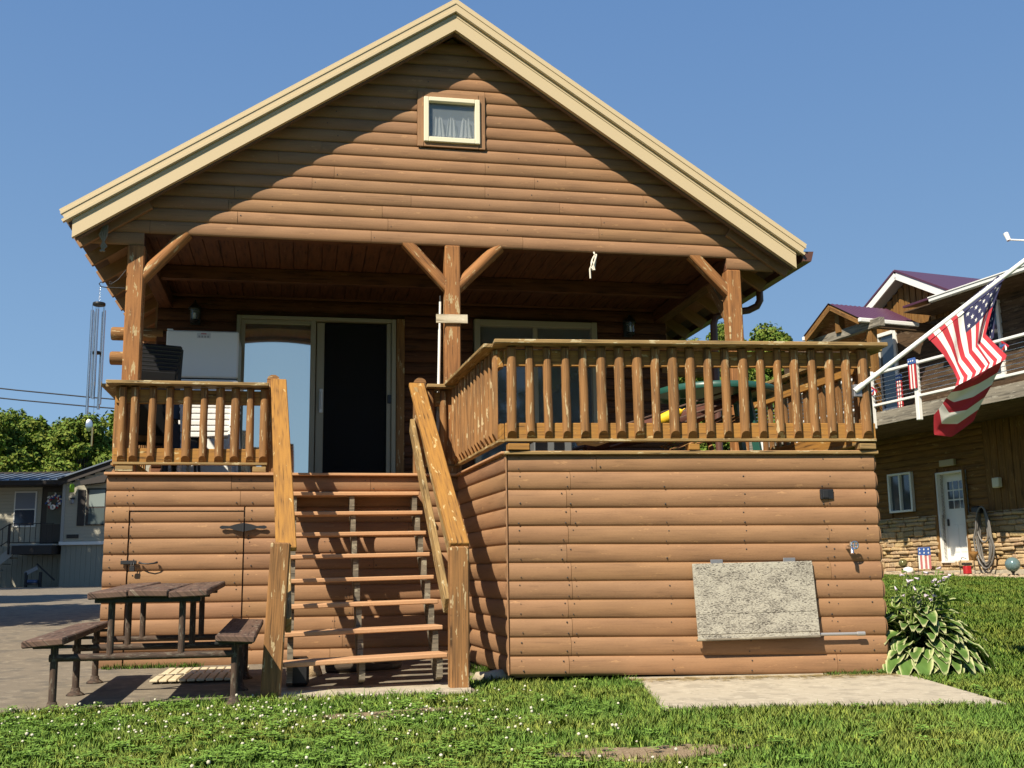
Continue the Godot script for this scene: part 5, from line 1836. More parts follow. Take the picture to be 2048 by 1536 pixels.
func build_flag() -> void:
	var D := Vector3(0.941, 0, 0.339)
	var W := Vector3(-0.339, 0, 0.941)      # towards the lawn
	var P0 := Vector3(3.02, 2.2, 2.25)
	var at := func(hh: float, y: float, w: float) -> Vector3: return P0 + D * hh + Vector3.UP * (y - 2.2) + W * w
	var pole := thing("flag_pole", "white flag pole slanting up from the deck corner post", "flag pole")
	var g := Geo.new()
	g.tube([at.call(-0.03, 2.18, 0.0), at.call(0.9, 2.86, 0.0), at.call(2.2, 3.80, 0.0)], [0.019], 12)
	put(pole, "shaft", g, M.pole_white)
	g = Geo.new()
	g.tube([at.call(-0.05, 2.165, 0.0), at.call(0.02, 2.217, 0.0)], [0.024], 12)
	put(pole, "socket", g, M.white_paint)
	put(pole, "bracket", boxed(P0 + Vector3(-0.02, -0.03, -0.03), Vector3(0.07, 0.10, 0.04)), M.zinc)
	var tex := flag_texture()
	var fm := mat("flag_cloth", Color(1, 1, 1), 0.8)
	fm.albedo_texture = tex
	fm.backlight_enabled = true
	fm.backlight = Color(0.35, 0.35, 0.35)
	fm.cull_mode = BaseMaterial3D.CULL_DISABLED
	g = Geo.new()
	# each sheet: a grid whose rows run from the hoist outwards; rows hold (h, y, w) at s = 0 and s = 1
	var sheet := func(rows: Array, s_a: float, s_b: float, f_a: float, f_b: float, wave: float, ns: int) -> void:
		var base: int = g.v.size()
		var nt := 20
		var pts := []
		for j in nt + 1:
			var t := float(j) / nt * (rows.size() - 1)
			var i0 := mini(int(t), rows.size() - 2)
			var ft := t - i0
			ft = ft * ft * (3.0 - 2.0 * ft) * 0.5 + ft * 0.5
			for k in ns + 1:
				var s := float(k) / ns
				var lo: Vector3 = rows[i0][0].lerp(rows[i0][1], s)
				var hi: Vector3 = rows[i0 + 1][0].lerp(rows[i0 + 1][1], s)
				var p := lo.lerp(hi, ft)
				var amp := wave * sin(PI * clampf(float(j) / nt * 0.75 + 0.1, 0, 1))
				p.z += amp * sin(s * 11.0 + float(j) / nt * 2.2) + 0.35 * amp * sin(s * 23.0 + j * 0.5)
				p.x += 0.3 * amp * sin(s * 9.0 + 1.0 + j * 0.2)
				pts.append(at.call(p.x, p.y, p.z))
		for j in nt + 1:
			for k in ns + 1:
				var a: Vector3 = pts[j * (ns + 1) + mini(k + 1, ns)] - pts[j * (ns + 1) + maxi(k - 1, 0)]
				var b: Vector3 = pts[mini(j + 1, nt) * (ns + 1) + k] - pts[maxi(j - 1, 0) * (ns + 1) + k]
				var q := b.cross(a).normalized()
				g.add(pts[j * (ns + 1) + k], q, Vector2(lerpf(f_a, f_b, float(j) / nt), 1.0 - lerpf(s_a, s_b, float(k) / ns)))
		for j in nt:
			for k in ns:
				var a := base + j * (ns + 1) + k
				g.tri(a, a + ns + 1, a + ns + 2)
				g.tri(a, a + ns + 2, a + 1)
	# strip folded over the pole
	sheet.call([[Vector3(0.55, 2.548, 0.022), Vector3(1.16, 3.02, 0.022)], [Vector3(0.53, 2.60, 0.0), Vector3(1.12, 3.06, 0.0)], [Vector3(0.56, 2.55, -0.022), Vector3(1.15, 3.0, -0.022)]], 0.0, 1.0, 0.0, 0.10, 0.0, 24)
	# lit upper sheet
	sheet.call([[Vector3(0.555, 2.545, 0.024), Vector3(1.15, 3.008, 0.024)], [Vector3(0.635, 2.42, 0.03), Vector3(1.06, 2.80, 0.03)], [Vector3(0.70, 2.30, 0.035), Vector3(0.985, 2.58, 0.03)], [Vector3(0.70, 2.19, 0.16), Vector3(1.08, 2.38, 0.16)], [Vector3(0.66, 2.13, 0.26), Vector3(1.03, 2.32, 0.26)]], 0.0, 1.0, 0.27, 0.8, 0.03, 36)
	# lower sheet turned back under it
	sheet.call([[Vector3(0.66, 2.13, 0.258), Vector3(0.54, 1.95, 0.02)], [Vector3(0.76, 2.18, 0.258), Vector3(0.55, 1.80, -0.06)], [Vector3(0.90, 2.25, 0.258), Vector3(0.68, 1.78, -0.07)], [Vector3(1.03, 2.32, 0.258), Vector3(0.85, 1.90, -0.08)]], 5.0 / 13.0, 0.0, 0.55, 1.0, 0.02, 24)
	# canton hanging behind
	sheet.call([[Vector3(1.0, 2.90, -0.03), Vector3(1.14, 3.0, -0.03)], [Vector3(0.98, 2.68, -0.05), Vector3(1.085, 2.76, -0.05)], [Vector3(0.97, 2.50, -0.04), Vector3(1.05, 2.56, -0.04)]], 0.6, 1.0, 0.05, 0.36, 0.015, 10)
	var fl := put(self, "flag", g, fm)
	tag(fl, "red and white striped flag with starry blue corner draped on slanting white pole", "flag")

# ------------------------------------------------------------------ log house across the lawn
# local axes: x along its front towards the road, y up, z out from the wall
func build_log_house() -> void:
	rng.seed = 70
	var hs := thing("neighbour_house", "two storey dark log house with stone base, balcony and purple metal roofs", "house", "", HOUSE, deg_to_rad(-79.8))
	var X := Vector3.RIGHT
	var Y := Vector3.UP
	var Z := Vector3(0, 0, 1)
	# stone base
	var sw := node("stone_base", hs)
	put(sw, "core", boxed(Vector3(-3.4, 1.1, -0.06), Vector3(6.3, 1.86, 0.08), 0.0), M.stone)
	put(sw, "core", boxed(Vector3(3.3, 1.1, -0.06), Vector3(5.54, 1.86, 0.08), 0.0), M.stone)
	put(sw, "footing", boxed(Vector3(0.0, 0.55, 0.02), Vector3(12.0, 0.42, 0.1), 0.01), M.concrete)
	var y := 0.74
	var n := 0
	while y < 2.0:
		var h := rng.randf_range(0.07, 0.15)
		if y + h > 2.0:
			h = 2.03 - y
		var x := -2.75 + rng.randf_range(0.0, 0.15)
		while x < 2.6:
			var w := rng.randf_range(0.14, 0.44)
			if x + w > -0.30 and x < 0.60 and y > 0.85:
				if x < -0.30 and -0.30 - x > 0.1:
					w = -0.30 - x
				else:
					x = 0.60
					continue
			if n < 290:
				var d := rng.randf_range(0.02, 0.10)
				var g := Geo.new()
				var t := rng.randf_range(0.78, 1.18)
				g.col = Color(t, t * rng.randf_range(0.94, 1.03), t * rng.randf_range(0.85, 1.05))
				g.box(Vector3(x + w * 0.5, y + h * 0.5, d * 0.5 - 0.02), Vector3(w - 0.008, h * rng.randf_range(0.85, 1.12) - 0.008, d + 0.03), Basis(Z, rng.randf_range(-0.07, 0.07)) * Basis(Y, rng.randf_range(-0.12, 0.12)) * Basis(X, rng.randf_range(-0.2, 0.2)), 0.022)
				put(sw, "stone", g, M.stone)
				n += 1
			x += w
		y += h
	# lower wall boards
	var lw := node("lower_wall", hs)
	put(lw, "core", boxed(Vector3(-3.4, 3.1, -0.1), Vector3(6.3, 2.3, 0.08), 0.0), M.house_board_warm)
	put(lw, "core", boxed(Vector3(3.3, 3.1, -0.1), Vector3(5.54, 2.3, 0.08), 0.0), M.house_board_warm)
	put(lw, "core", boxed(Vector3(0.14, 3.6, -0.1), Vector3(0.8, 1.2, 0.08), 0.0), M.house_board_warm)
	for k in 14:
		var y0 := 2.03 + k * 0.155
		var segs := [[-5.5, -0.30], [0.62, 1.2]]
		if y0 > 2.98:
			segs = [[-5.5, 1.2]]
		elif y0 + 0.15 > 2.14 and y0 < 3.13:
			segs = [[-5.5, -1.93], [-1.08, -0.30], [0.62, 1.2]]
		for s in segs:
			course(lw, Vector3(s[0], y0, -0.04), Vector3(s[1], y0, -0.04), Vector3(s[0], y0 + 0.155, -0.04), Vector3(s[1], y0 + 0.155, -0.04), Z, 0.04, [], M.house_board_warm)
	for k in 20:
		put(lw, "upright_board", boxed(Vector3(1.30 + k * 0.2, 3.15, -0.03), Vector3(0.19, 2.24, 0.03 + 0.012 * (k % 2)), 0.004), M.house_board_warm)
	# window
	var win := node("window", hs)
	for q in [[-1.505, 3.09, 0.83, 0.05], [-1.505, 2.19, 0.83, 0.05], [-1.895, 2.64, 0.06, 0.86], [-1.115, 2.64, 0.06, 0.86], [-1.505, 2.64, 0.05, 0.86]]:
		put(win, "frame", boxed(Vector3(q[0], q[1], 0.02), Vector3(q[2], q[3], 0.09)), M.white_paint)
	for x in [-1.70, -1.31]:
		put(win, "pane", boxed(Vector3(x, 2.64, -0.01), Vector3(0.35, 0.86, 0.01), 0.0), M.dark_pane)
	# white door set back in its opening
	var dr := node("door", hs)
	put(dr, "jamb", boxed(Vector3(-0.275, 1.97, -0.08), Vector3(0.05, 2.06, 0.24)), M.white_paint)
	put(dr, "jamb", boxed(Vector3(0.555, 1.97, -0.08), Vector3(0.05, 2.06, 0.24)), M.white_paint)
	put(dr, "head", boxed(Vector3(0.14, 2.98, -0.08), Vector3(0.80, 0.045, 0.24)), M.white_paint)
	put(dr, "sill", boxed(Vector3(0.14, 0.95, -0.06), Vector3(0.84, 0.04, 0.26)), M.white_paint)
	put(dr, "casing", boxed(Vector3(-0.33, 1.97, 0.05), Vector3(0.07, 2.06, 0.04)), M.house_board_warm)
	put(dr, "casing", boxed(Vector3(0.61, 1.97, 0.05), Vector3(0.07, 2.06, 0.04)), M.house_board_warm)
	put(dr, "leaf", boxed(Vector3(0.14, 1.97, -0.17), Vector3(0.78, 1.98, 0.045)), M.white_paint)
	put(dr, "knob", boxed(Vector3(-0.17, 1.85, -0.13), Vector3(0.05, 0.16, 0.05), 0.015), M.iron)
	for r in 3:
		for c in 3:
			put(dr, "pane", boxed(Vector3(0.14 + (c - 1) * 0.185, 2.25 + r * 0.22, -0.144), Vector3(0.15, 0.185, 0.008), 0.0), M.dark_pane)
	for x in [0.03, 0.25]:
		put(dr, "panel", boxed(Vector3(x, 1.48, -0.145), Vector3(0.16, 0.62, 0.012)), M.white_paint)
	put(hs, "door_light", boxed(Vector3(0.14, 3.20, 0.04), Vector3(0.46, 0.15, 0.09), 0.01), M.almond)
	# balcony
	var bal := node("balcony", hs)
	put(bal, "deck", boxed(Vector3(1.5, 4.22, 0.96), Vector3(14.0, 0.12, 1.96), 0.0), M.grey_wood)
	put(bal, "joist_board", boxed(Vector3(1.5, 4.07, 0.96), Vector3(13.9, 0.16, 1.8), 0.0), M.house_board)
	put(bal, "fascia", boxed(Vector3(1.5, 4.13, 1.99), Vector3(14.1, 0.30, 0.05)), M.fascia_grey)
	for x in [-4.2, -2.75, -1.3, 0.17, 1.63, 3.2, 4.7, 6.2]:
		put(bal, "post", boxed(Vector3(x, 4.56, 2.065), Vector3(0.10, 1.30, 0.10), 0.01), M.white_paint)
	put(bal, "top_rail", boxed(Vector3(1.3, 5.14, 2.06), Vector3(12.0, 0.06, 0.07), 0.01), M.white_paint)
	put(bal, "bottom_rail", boxed(Vector3(1.3, 4.43, 2.06), Vector3(12.0, 0.055, 0.05), 0.008), M.white_paint)
	for k in 6:
		var g := Geo.new()
		g.tube([Vector3(-4.6, 4.53 + k * 0.095, 2.06), Vector3(7.2, 4.53 + k * 0.095, 2.06)], [0.008], 5, false)
		put(bal, "cable", g, M.steel)
	for x in [1.0, 5.0]:
		put(bal, "support_post", boxed(Vector3(x + 3.4, 2.2, 1.6), Vector3(0.15, 3.8, 0.15)), M.house_board)
	# upper wall
	var uw := node("upper_wall", hs)
	put(uw, "core", boxed(Vector3(0.0, 5.6, -0.12), Vector3(12.0, 2.9, 0.1), 0.0), M.house_board)
	for k in 11:
		var y0 := 4.28 + k * 0.225
		var segs := [[-6.0, -1.98], [-1.28, 0.95], [2.06, 6.0]]
		if y0 > 6.62:
			segs = [[-6.0, 6.0]]
		elif y0 < 4.9:
			segs = [[-6.0, -1.98], [-1.28, 6.0]]
		for s in segs:
			var g := geo()
			var t := rng.randf_range(0.8, 1.15)
			g.col = Color(t, t, t)
			g.box(Vector3((s[0] + s[1]) * 0.5, y0 + 0.112, -0.02), Vector3(s[1] - s[0], 0.222, 0.04), Basis(X, 0.12), 0.006)
			put(uw, "board", g, M.house_board)
	var w2 := node("balcony_window", hs)
	for q in [[1.5, 6.57, 1.12, 0.06], [1.5, 4.93, 1.12, 0.07], [0.97, 5.75, 0.07, 1.58], [2.02, 5.75, 0.08, 1.58]]:
		put(w2, "frame", boxed(Vector3(q[0], q[1], 0.01), Vector3(q[2], q[3], 0.09)), M.white_paint)
	put(w2, "pane", boxed(Vector3(1.5, 5.75, -0.01), Vector3(1.0, 1.58, 0.01), 0.0), M.dark_pane)
	var bd := node("balcony_door", hs)
	for q in [[-1.95, 5.5, 0.07, 2.3], [-1.31, 5.5, 0.10, 2.3], [-1.63, 6.62, 0.58, 0.09], [-1.63, 4.55, 0.58, 0.4]]:
		put(bd, "frame", boxed(Vector3(q[0], q[1], 0.01), Vector3(q[2], q[3], 0.08)), M.white_paint)
	put(bd, "pane", boxed(Vector3(-1.63, 5.66, -0.02), Vector3(0.56, 1.84, 0.012), 0.0), M.dark_pane)
	# main roof
	var rf := node("main_roof", hs)
	var purple: StandardMaterial3D = mat("purple_metal", Color(0.085, 0.030, 0.055), 0.4)
	put(rf, "panel", barred(Vector3(3.8, 6.82, 0.95), Vector3(3.8, 7.6, -4.6), 7.4, 0.05, Y), purple)
	put(rf, "soffit", boxed(Vector3(3.8, 6.70, 0.45), Vector3(7.4, 0.03, 0.95)), M.house_board)
	put(rf, "gutter", boxed(Vector3(3.9, 6.76, 1.0), Vector3(5.7, 0.13, 0.11), 0.02), M.white_paint)
	put(rf, "gutter_lip", boxed(Vector3(3.9, 6.80, 1.065), Vector3(5.7, 0.03, 0.02), 0.008), M.white_paint)
	# dormer gable
	var dm := node("dormer", hs)
	var ax := -0.75
	var g2 := Geo.new()
	g2.slab(PackedVector2Array([Vector2(ax - 2.0, 6.6), Vector2(ax + 2.0, 6.6), Vector2(ax, 7.77)]), Vector3(0, 0, -0.02), X, Y, Z, 0.06)
	put(dm, "wall", g2, M.house_board_warm)
	for k in 19:
		var x := ax - 1.9 + k * 0.21
		var top := 7.75 - 0.54 * absf(x - ax)
		if top > 6.7:
			put(dm, "batten", boxed(Vector3(x, (6.6 + top) * 0.5, 0.025), Vector3(0.17, top - 6.6, 0.03)), M.house_board_warm)
	for s in [-1.0, 1.0]:
		var a := Vector3(ax, 7.99, 0)
		var b := Vector3(ax + s * 2.15, 7.99 - 0.54 * 2.15, 0)
		var d := (b - a).normalized()
		var nn := Vector3(-d.y * s, d.x * s, 0) * 1.0
		if nn.y < 0:
			nn = -nn
		var g := geo()
		g.box((a + b) * 0.5 + Vector3(0, 0.0, -2.12), Vector3((b - a).length(), 0.05, 5.0), Basis(d, nn, d.cross(nn)), 0.004)
		put(dm, "roof_panel", g, purple)
		put(dm, "rake_board", barred(a + Vector3(0, -0.13, 0.34), b + Vector3(0, -0.13, 0.34), 0.04, 0.17, nn), M.white_paint)
		put(dm, "soffit", barred(a + Vector3(0, -0.2, 0.17), b + Vector3(0, -0.2, 0.17), 0.32, 0.02, nn), mat("soffit_grey", Color(0.35, 0.34, 0.33), 0.7))
	# entrance porch roof
	var pr := node("porch_roof", hs)
	var px := -0.93
	for s in [-1.0, 1.0]:
		var a := Vector3(px, 7.02, 0)
		var b := Vector3(px + s * 1.03, 6.44, 0)
		var d := (b - a).normalized()
		var nn := Vector3(-d.y, d.x, 0)
		if nn.y < 0:
			nn = -nn
		var nr := 13
		var g := Geo.new()
		for k in nr * 2:
			var z0 := 2.25 - k * 1.7 / (nr * 2.0)
			var z1 := 2.25 - (k + 1) * 1.7 / (nr * 2.0)
			var l0 := 0.018 if k % 2 == 0 else 0.0
			var l1 := 0.0 if k % 2 == 0 else 0.018
			var p0 := a + Vector3(0, 0.03 + l0, z0)
			var p1 := b + Vector3(0, 0.03 + l0, z0)
			var p2 := b + Vector3(0, 0.03 + l1, z1)
			var p3 := a + Vector3(0, 0.03 + l1, z1)
			if s > 0:
				g.quad(p0, p1, p2, p3)
			else:
				g.quad(p0, p3, p2, p1)
		put(pr, "roof_panel", g, purple)
		put(pr, "rake_board", barred(a + Vector3(0, -0.05, 2.2), b + Vector3(0, -0.05, 2.2), 0.04, 0.14, nn), M.house_board_warm)
		put(pr, "ceiling", barred(a + Vector3(0, -0.03, 1.4), b + Vector3(0, -0.03, 1.4), 1.65, 0.02, nn), M.cedar)
		put(pr, "gutter", boxed(b + Vector3(s * 0.03, -0.02, 1.4), Vector3(0.08, 0.10, 1.7), 0.015), M.white_paint)
	put(pr, "king_post", boxed(Vector3(px, 6.66, 1.95), Vector3(0.16, 0.6, 0.16)), M.house_board_warm)
	put(pr, "tie_beam", boxed(Vector3(px + 0.05, 6.33, 1.9), Vector3(2.75, 0.2, 0.14)), M.fascia_grey)
	for x in [-2.2, 0.05]:
		put(pr, "post", boxed(Vector3(x, 5.28, 1.85), Vector3(0.17, 2.0, 0.17)), M.house_board_warm)
	put(pr, "side_beam", boxed(Vector3(0.05, 6.38, 0.9), Vector3(0.14, 0.2, 1.9)), M.house_board)
	put(hs, "body", boxed(Vector3(0.0, 3.7, -3.2), Vector3(11.9, 6.6, 6.0), 0.0), M.house_board)

	var to := hs.transform
	# things at its wall
	var hose := thing("garden_hose", "grey garden hose looped on a black hanger at the stone wall", "hose", "", to * Vector3(1.22, 0.0, 0.12), hs.rotation.y)
	for k in 5:
		var g := Geo.new()
		var pts := []
		for j in 21:
			var a := TAU * j / 20.0
			var w := 0.13 + 0.035 * k + 0.02 * sin(k * 2.0)
			var lo: float = [0.85, 0.80, 1.35, 0.9, 0.78][k]
			pts.append(Vector3(0.03 * k - 0.05 + sin(a) * w * (1.0 if cos(a) < 0 else 0.75), lerpf(lo, 2.12, 0.5 + 0.5 * cos(a)), 0.02 + 0.035 * k))
		g.tube(pts, [0.019], 7, false)
		put(hose, "loop", g, mat("hose_grey", Color(0.16, 0.15, 0.14), 0.5) if k == 0 else M.hose_grey)
	put(hose, "hanger", boxed(Vector3(-0.12, 2.06, 0.08), Vector3(0.24, 0.16, 0.18), 0.03), M.black_plastic)
	var o := put(self, "meter_box", boxed(Vector3.ZERO, Vector3(0.2, 0.22, 0.12), 0.02), M.cream_frame)
	o.transform = Transform3D(to.basis, to * Vector3(1.60, 2.62, 0.08))
	tag(o, "small cream utility box on the dark wall above the hose", "utility box")
	for q in [[-0.94, 0.66, 0.6, 0.10, "olive glass gazing globe on a stand before the stone wall", Color(0.16, 0.15, 0.06)], [2.34, 0.58, 0.6, 0.15, "pale blue glass gazing globe on a stand beside the hose", Color(0.18, 0.27, 0.28)]]:
		var gl := thing("gazing_globe", q[4], "garden globe", "gazing globes", to * Vector3(q[0], q[1], q[2]))
		var g := Geo.new()
		var prof := []
		for k in 13:
			var a := PI * k / 12.0
			prof.append(Vector2(sin(a) * q[3] + 0.0003, -cos(a) * q[3] + 0.28))
		g.lathe(Vector3.ZERO, prof, 20)
		put(gl, "globe", g, mat("globe_%d" % int(q[0] + 5), q[5], 0.12, 0.35))
		g = Geo.new()
		g.lathe(Vector3.ZERO, [Vector2(0.09, -0.3), Vector2(0.03, 0.0), Vector2(0.025, 0.1), Vector2(0.06, 0.16)], 10)
		put(gl, "stand", g, M.iron)
	var g := Geo.new()
	g.lathe(Vector3.ZERO, [Vector2(0.001, 0.0), Vector2(0.1, 0.02), Vector2(0.125, 0.08), Vector2(0.10, 0.15), Vector2(0.001, 0.18)], 14)
	o = put(self, "white_stone", g, M.white_paint)
	o.position = to * Vector3(-0.72, 0.68, 0.65)
	tag(o, "round white painted stone beside the olive gazing globe", "stone")
	# little garden flag
	var gf := thing("garden_flag", "small stars and stripes garden flag on a wire stand before the stone wall", "flag", "", to * Vector3(-0.21, 0.68, 0.6), hs.rotation.y)
	var st := Geo.new()
	st.tube([Vector3(-0.23, 0.0, 0), Vector3(-0.23, 0.62, 0), Vector3(0.24, 0.62, 0)], [0.008], 5)
	put(gf, "stand", st, M.iron)
	put(gf, "canton", boxed(Vector3(0.0, 0.52, 0.0), Vector3(0.40, 0.18, 0.008), 0.0), mat("flag_blue", Color(0.04, 0.10, 0.32), 0.8))
	for k in 6:
		put(gf, "star", boxed(Vector3(-0.14 + 0.14 * (k % 3), 0.48 + 0.08 * int(k / 3.0), 0.006), Vector3(0.035, 0.035, 0.004), 0.0, Basis(Z, 0.78)), M.white_paint)
	for k in 6:
		put(gf, "stripe", boxed(Vector3(-0.167 + 0.0667 * k, 0.275, 0.012 * sin(k * 1.3)), Vector3(0.066, 0.31, 0.008), 0.0), M.white_paint if k % 2 == 0 else mat("flag_pink", Color(0.50, 0.16, 0.15), 0.8))
	# red lantern and funnel stake
	var rl := thing("garden_lantern", "small red garden lantern beside the white door step", "lantern", "", to * Vector3(1.07, 0.62, 0.6))
	put(rl, "body", boxed(Vector3(0, 0.14, 0), Vector3(0.15, 0.2, 0.15), 0.03), M.red)
	put(rl, "cap", boxed(Vector3(0, 0.27, 0), Vector3(0.17, 0.05, 0.17), 0.02), M.black_plastic)
	st = Geo.new()
	st.tube([Vector3(-0.16, 0, 0), Vector3(-0.17, 0.3, 0), Vector3(-0.1, 0.42, 0), Vector3(0, 0.38, 0)], [0.008], 5)
	put(rl, "hook", st, M.iron)
	var fu := thing("garden_stake", "brown cone shaped garden stake between the white door and hose", "stake", "", to * Vector3(1.29, 0.5, 0.6))
	st = Geo.new()
	st.tube([Vector3(0, 0, 0), Vector3(0, 0.5, 0)], [0.008], 5)
	put(fu, "rod", st, M.iron)
	st = Geo.new()
	st.lathe(Vector3(0, 0.45, 0), [Vector2(0.01, 0.0), Vector2(0.06, 0.1), Vector2(0.10, 0.2), Vector2(0.0, 0.19)], 10)
	put(fu, "cone", st, M.house_board_warm)
	# rock bed along the wall
	rng.seed = 72
	var pb := Geo.new()
	pb.lathe(Vector3.ZERO, [Vector2(0.001, -0.03), Vector2(0.05, -0.015), Vector2(0.06, 0.01), Vector2(0.035, 0.035), Vector2(0.001, 0.04)], 7)
	var pw := []
	var pc := []
	for k in 900:
		var a := rng.randf_range(-4.5, 4.5)
		var p := to * Vector3(a, 0, rng.randf_range(0.1, 0.95))
		p.y = land(p.x, p.z) + 0.02
		pw.append(Transform3D(Basis(Y, rng.randf() * TAU).scaled(Vector3(rng.randf_range(0.6, 1.4), rng.randf_range(0.5, 1.2), rng.randf_range(0.6, 1.4))), p))
		var t := rng.randf_range(0.5, 1.2)
		pc.append(Color(0.42 * t, 0.33 * t, 0.23 * t))
	tag(strewn("gravel", pb.mesh(), M.grass_blade, pw, pc), "bed of tan pebbles along the stone house wall", "gravel", "", "stuff")
	# bunting on the balcony
	for q in [[1.60, 4.58, "long striped star topped bunting tied to a white balcony post", 0.66, 0.22], [0.89, 4.30, "narrow bunting with blue top hanging behind the balcony cables", 0.72, 0.17]]:
		var bn := thing("patriotic_bunting", q[2], "bunting", "", to * Vector3(q[0], q[1], 2.14 if q[0] > 1 else 1.9), hs.rotation.y)
		var wd: float = q[4]
		put(bn, "star_band", boxed(Vector3(0, q[3] - 0.06, 0.0), Vector3(wd, 0.13, 0.05), 0.01), M.flag_blue)
		for k in 5:
			put(bn, "stripe", boxed(Vector3((k - 2) * wd / 5.0, (q[3] - 0.13) * 0.5, 0), Vector3(wd / 5.0 - 0.004, q[3] - 0.13, 0.04), 0.008), M.red if k % 2 == 0 else M.white_paint)
		for k in 3:
			put(bn, "star", boxed(Vector3((k - 1) * wd * 0.3, q[3] - 0.06, 0.028), Vector3(0.03, 0.03, 0.006), 0.0, Basis(Z, 0.78)), M.white_paint)
	for q in [[0.38, 4.76, "striped ribbon bow tied to the end post of the balcony cables"], [4.2, 5.02, "striped ribbon bow tied beside flowers on the balcony rail"]]:
		var rb := thing("ribbon_bow", q[2], "ribbon", "ribbon bows", to * Vector3(q[0], q[1], 2.15), hs.rotation.y)
		for k in 5:
			var a := -2.2 + k * 0.8
			put(rb, "loop", barred(Vector3.ZERO, Vector3(sin(a) * 0.13, -cos(a) * 0.13, 0.01 * k), 0.012, 0.04, Vector3(cos(a), sin(a), 0)), M.red if k % 2 == 0 else M.flag_blue if k == 1 else M.white_paint)
	# satellite dish on the roof
	var sd := thing("satellite_dish", "dark satellite dish with pale arm above the white gutter", "satellite dish", "", to * Vector3(3.15, 7.15, 0.45), hs.rotation.y)
	g = Geo.new()
	g.lathe(Vector3(0.62, 0.62, -0.1), [Vector2(0.001, 0.0), Vector2(0.2, 0.03), Vector2(0.38, 0.11), Vector2(0.39, 0.10), Vector2(0.2, 0.015), Vector2(0.001, -0.015)], 24, Basis(Vector3.BACK, 1.25) * Basis(Vector3.RIGHT, 0.5))
	put(sd, "dish", g, M.iron)
	g = Geo.new()
	g.tube([Vector3(0.62, 0.1, -0.1), Vector3(0.45, 0.28, 0.1), Vector3(0.05, 0.40, 0.32)], [0.02], 8)
	put(sd, "arm", g, M.white_paint)
	g = Geo.new()
	g.tube([Vector3(0.06, 0.38, 0.32), Vector3(0.0, 0.55, 0.33)], [0.045, 0.055], 10)
	put(sd, "receiver", g, M.white_paint)
	g = Geo.new()
	g.tube([Vector3(0.7, -0.5, -0.15), Vector3(0.66, 0.5, -0.12)], [0.03], 8)
	put(sd, "mast", g, M.iron)

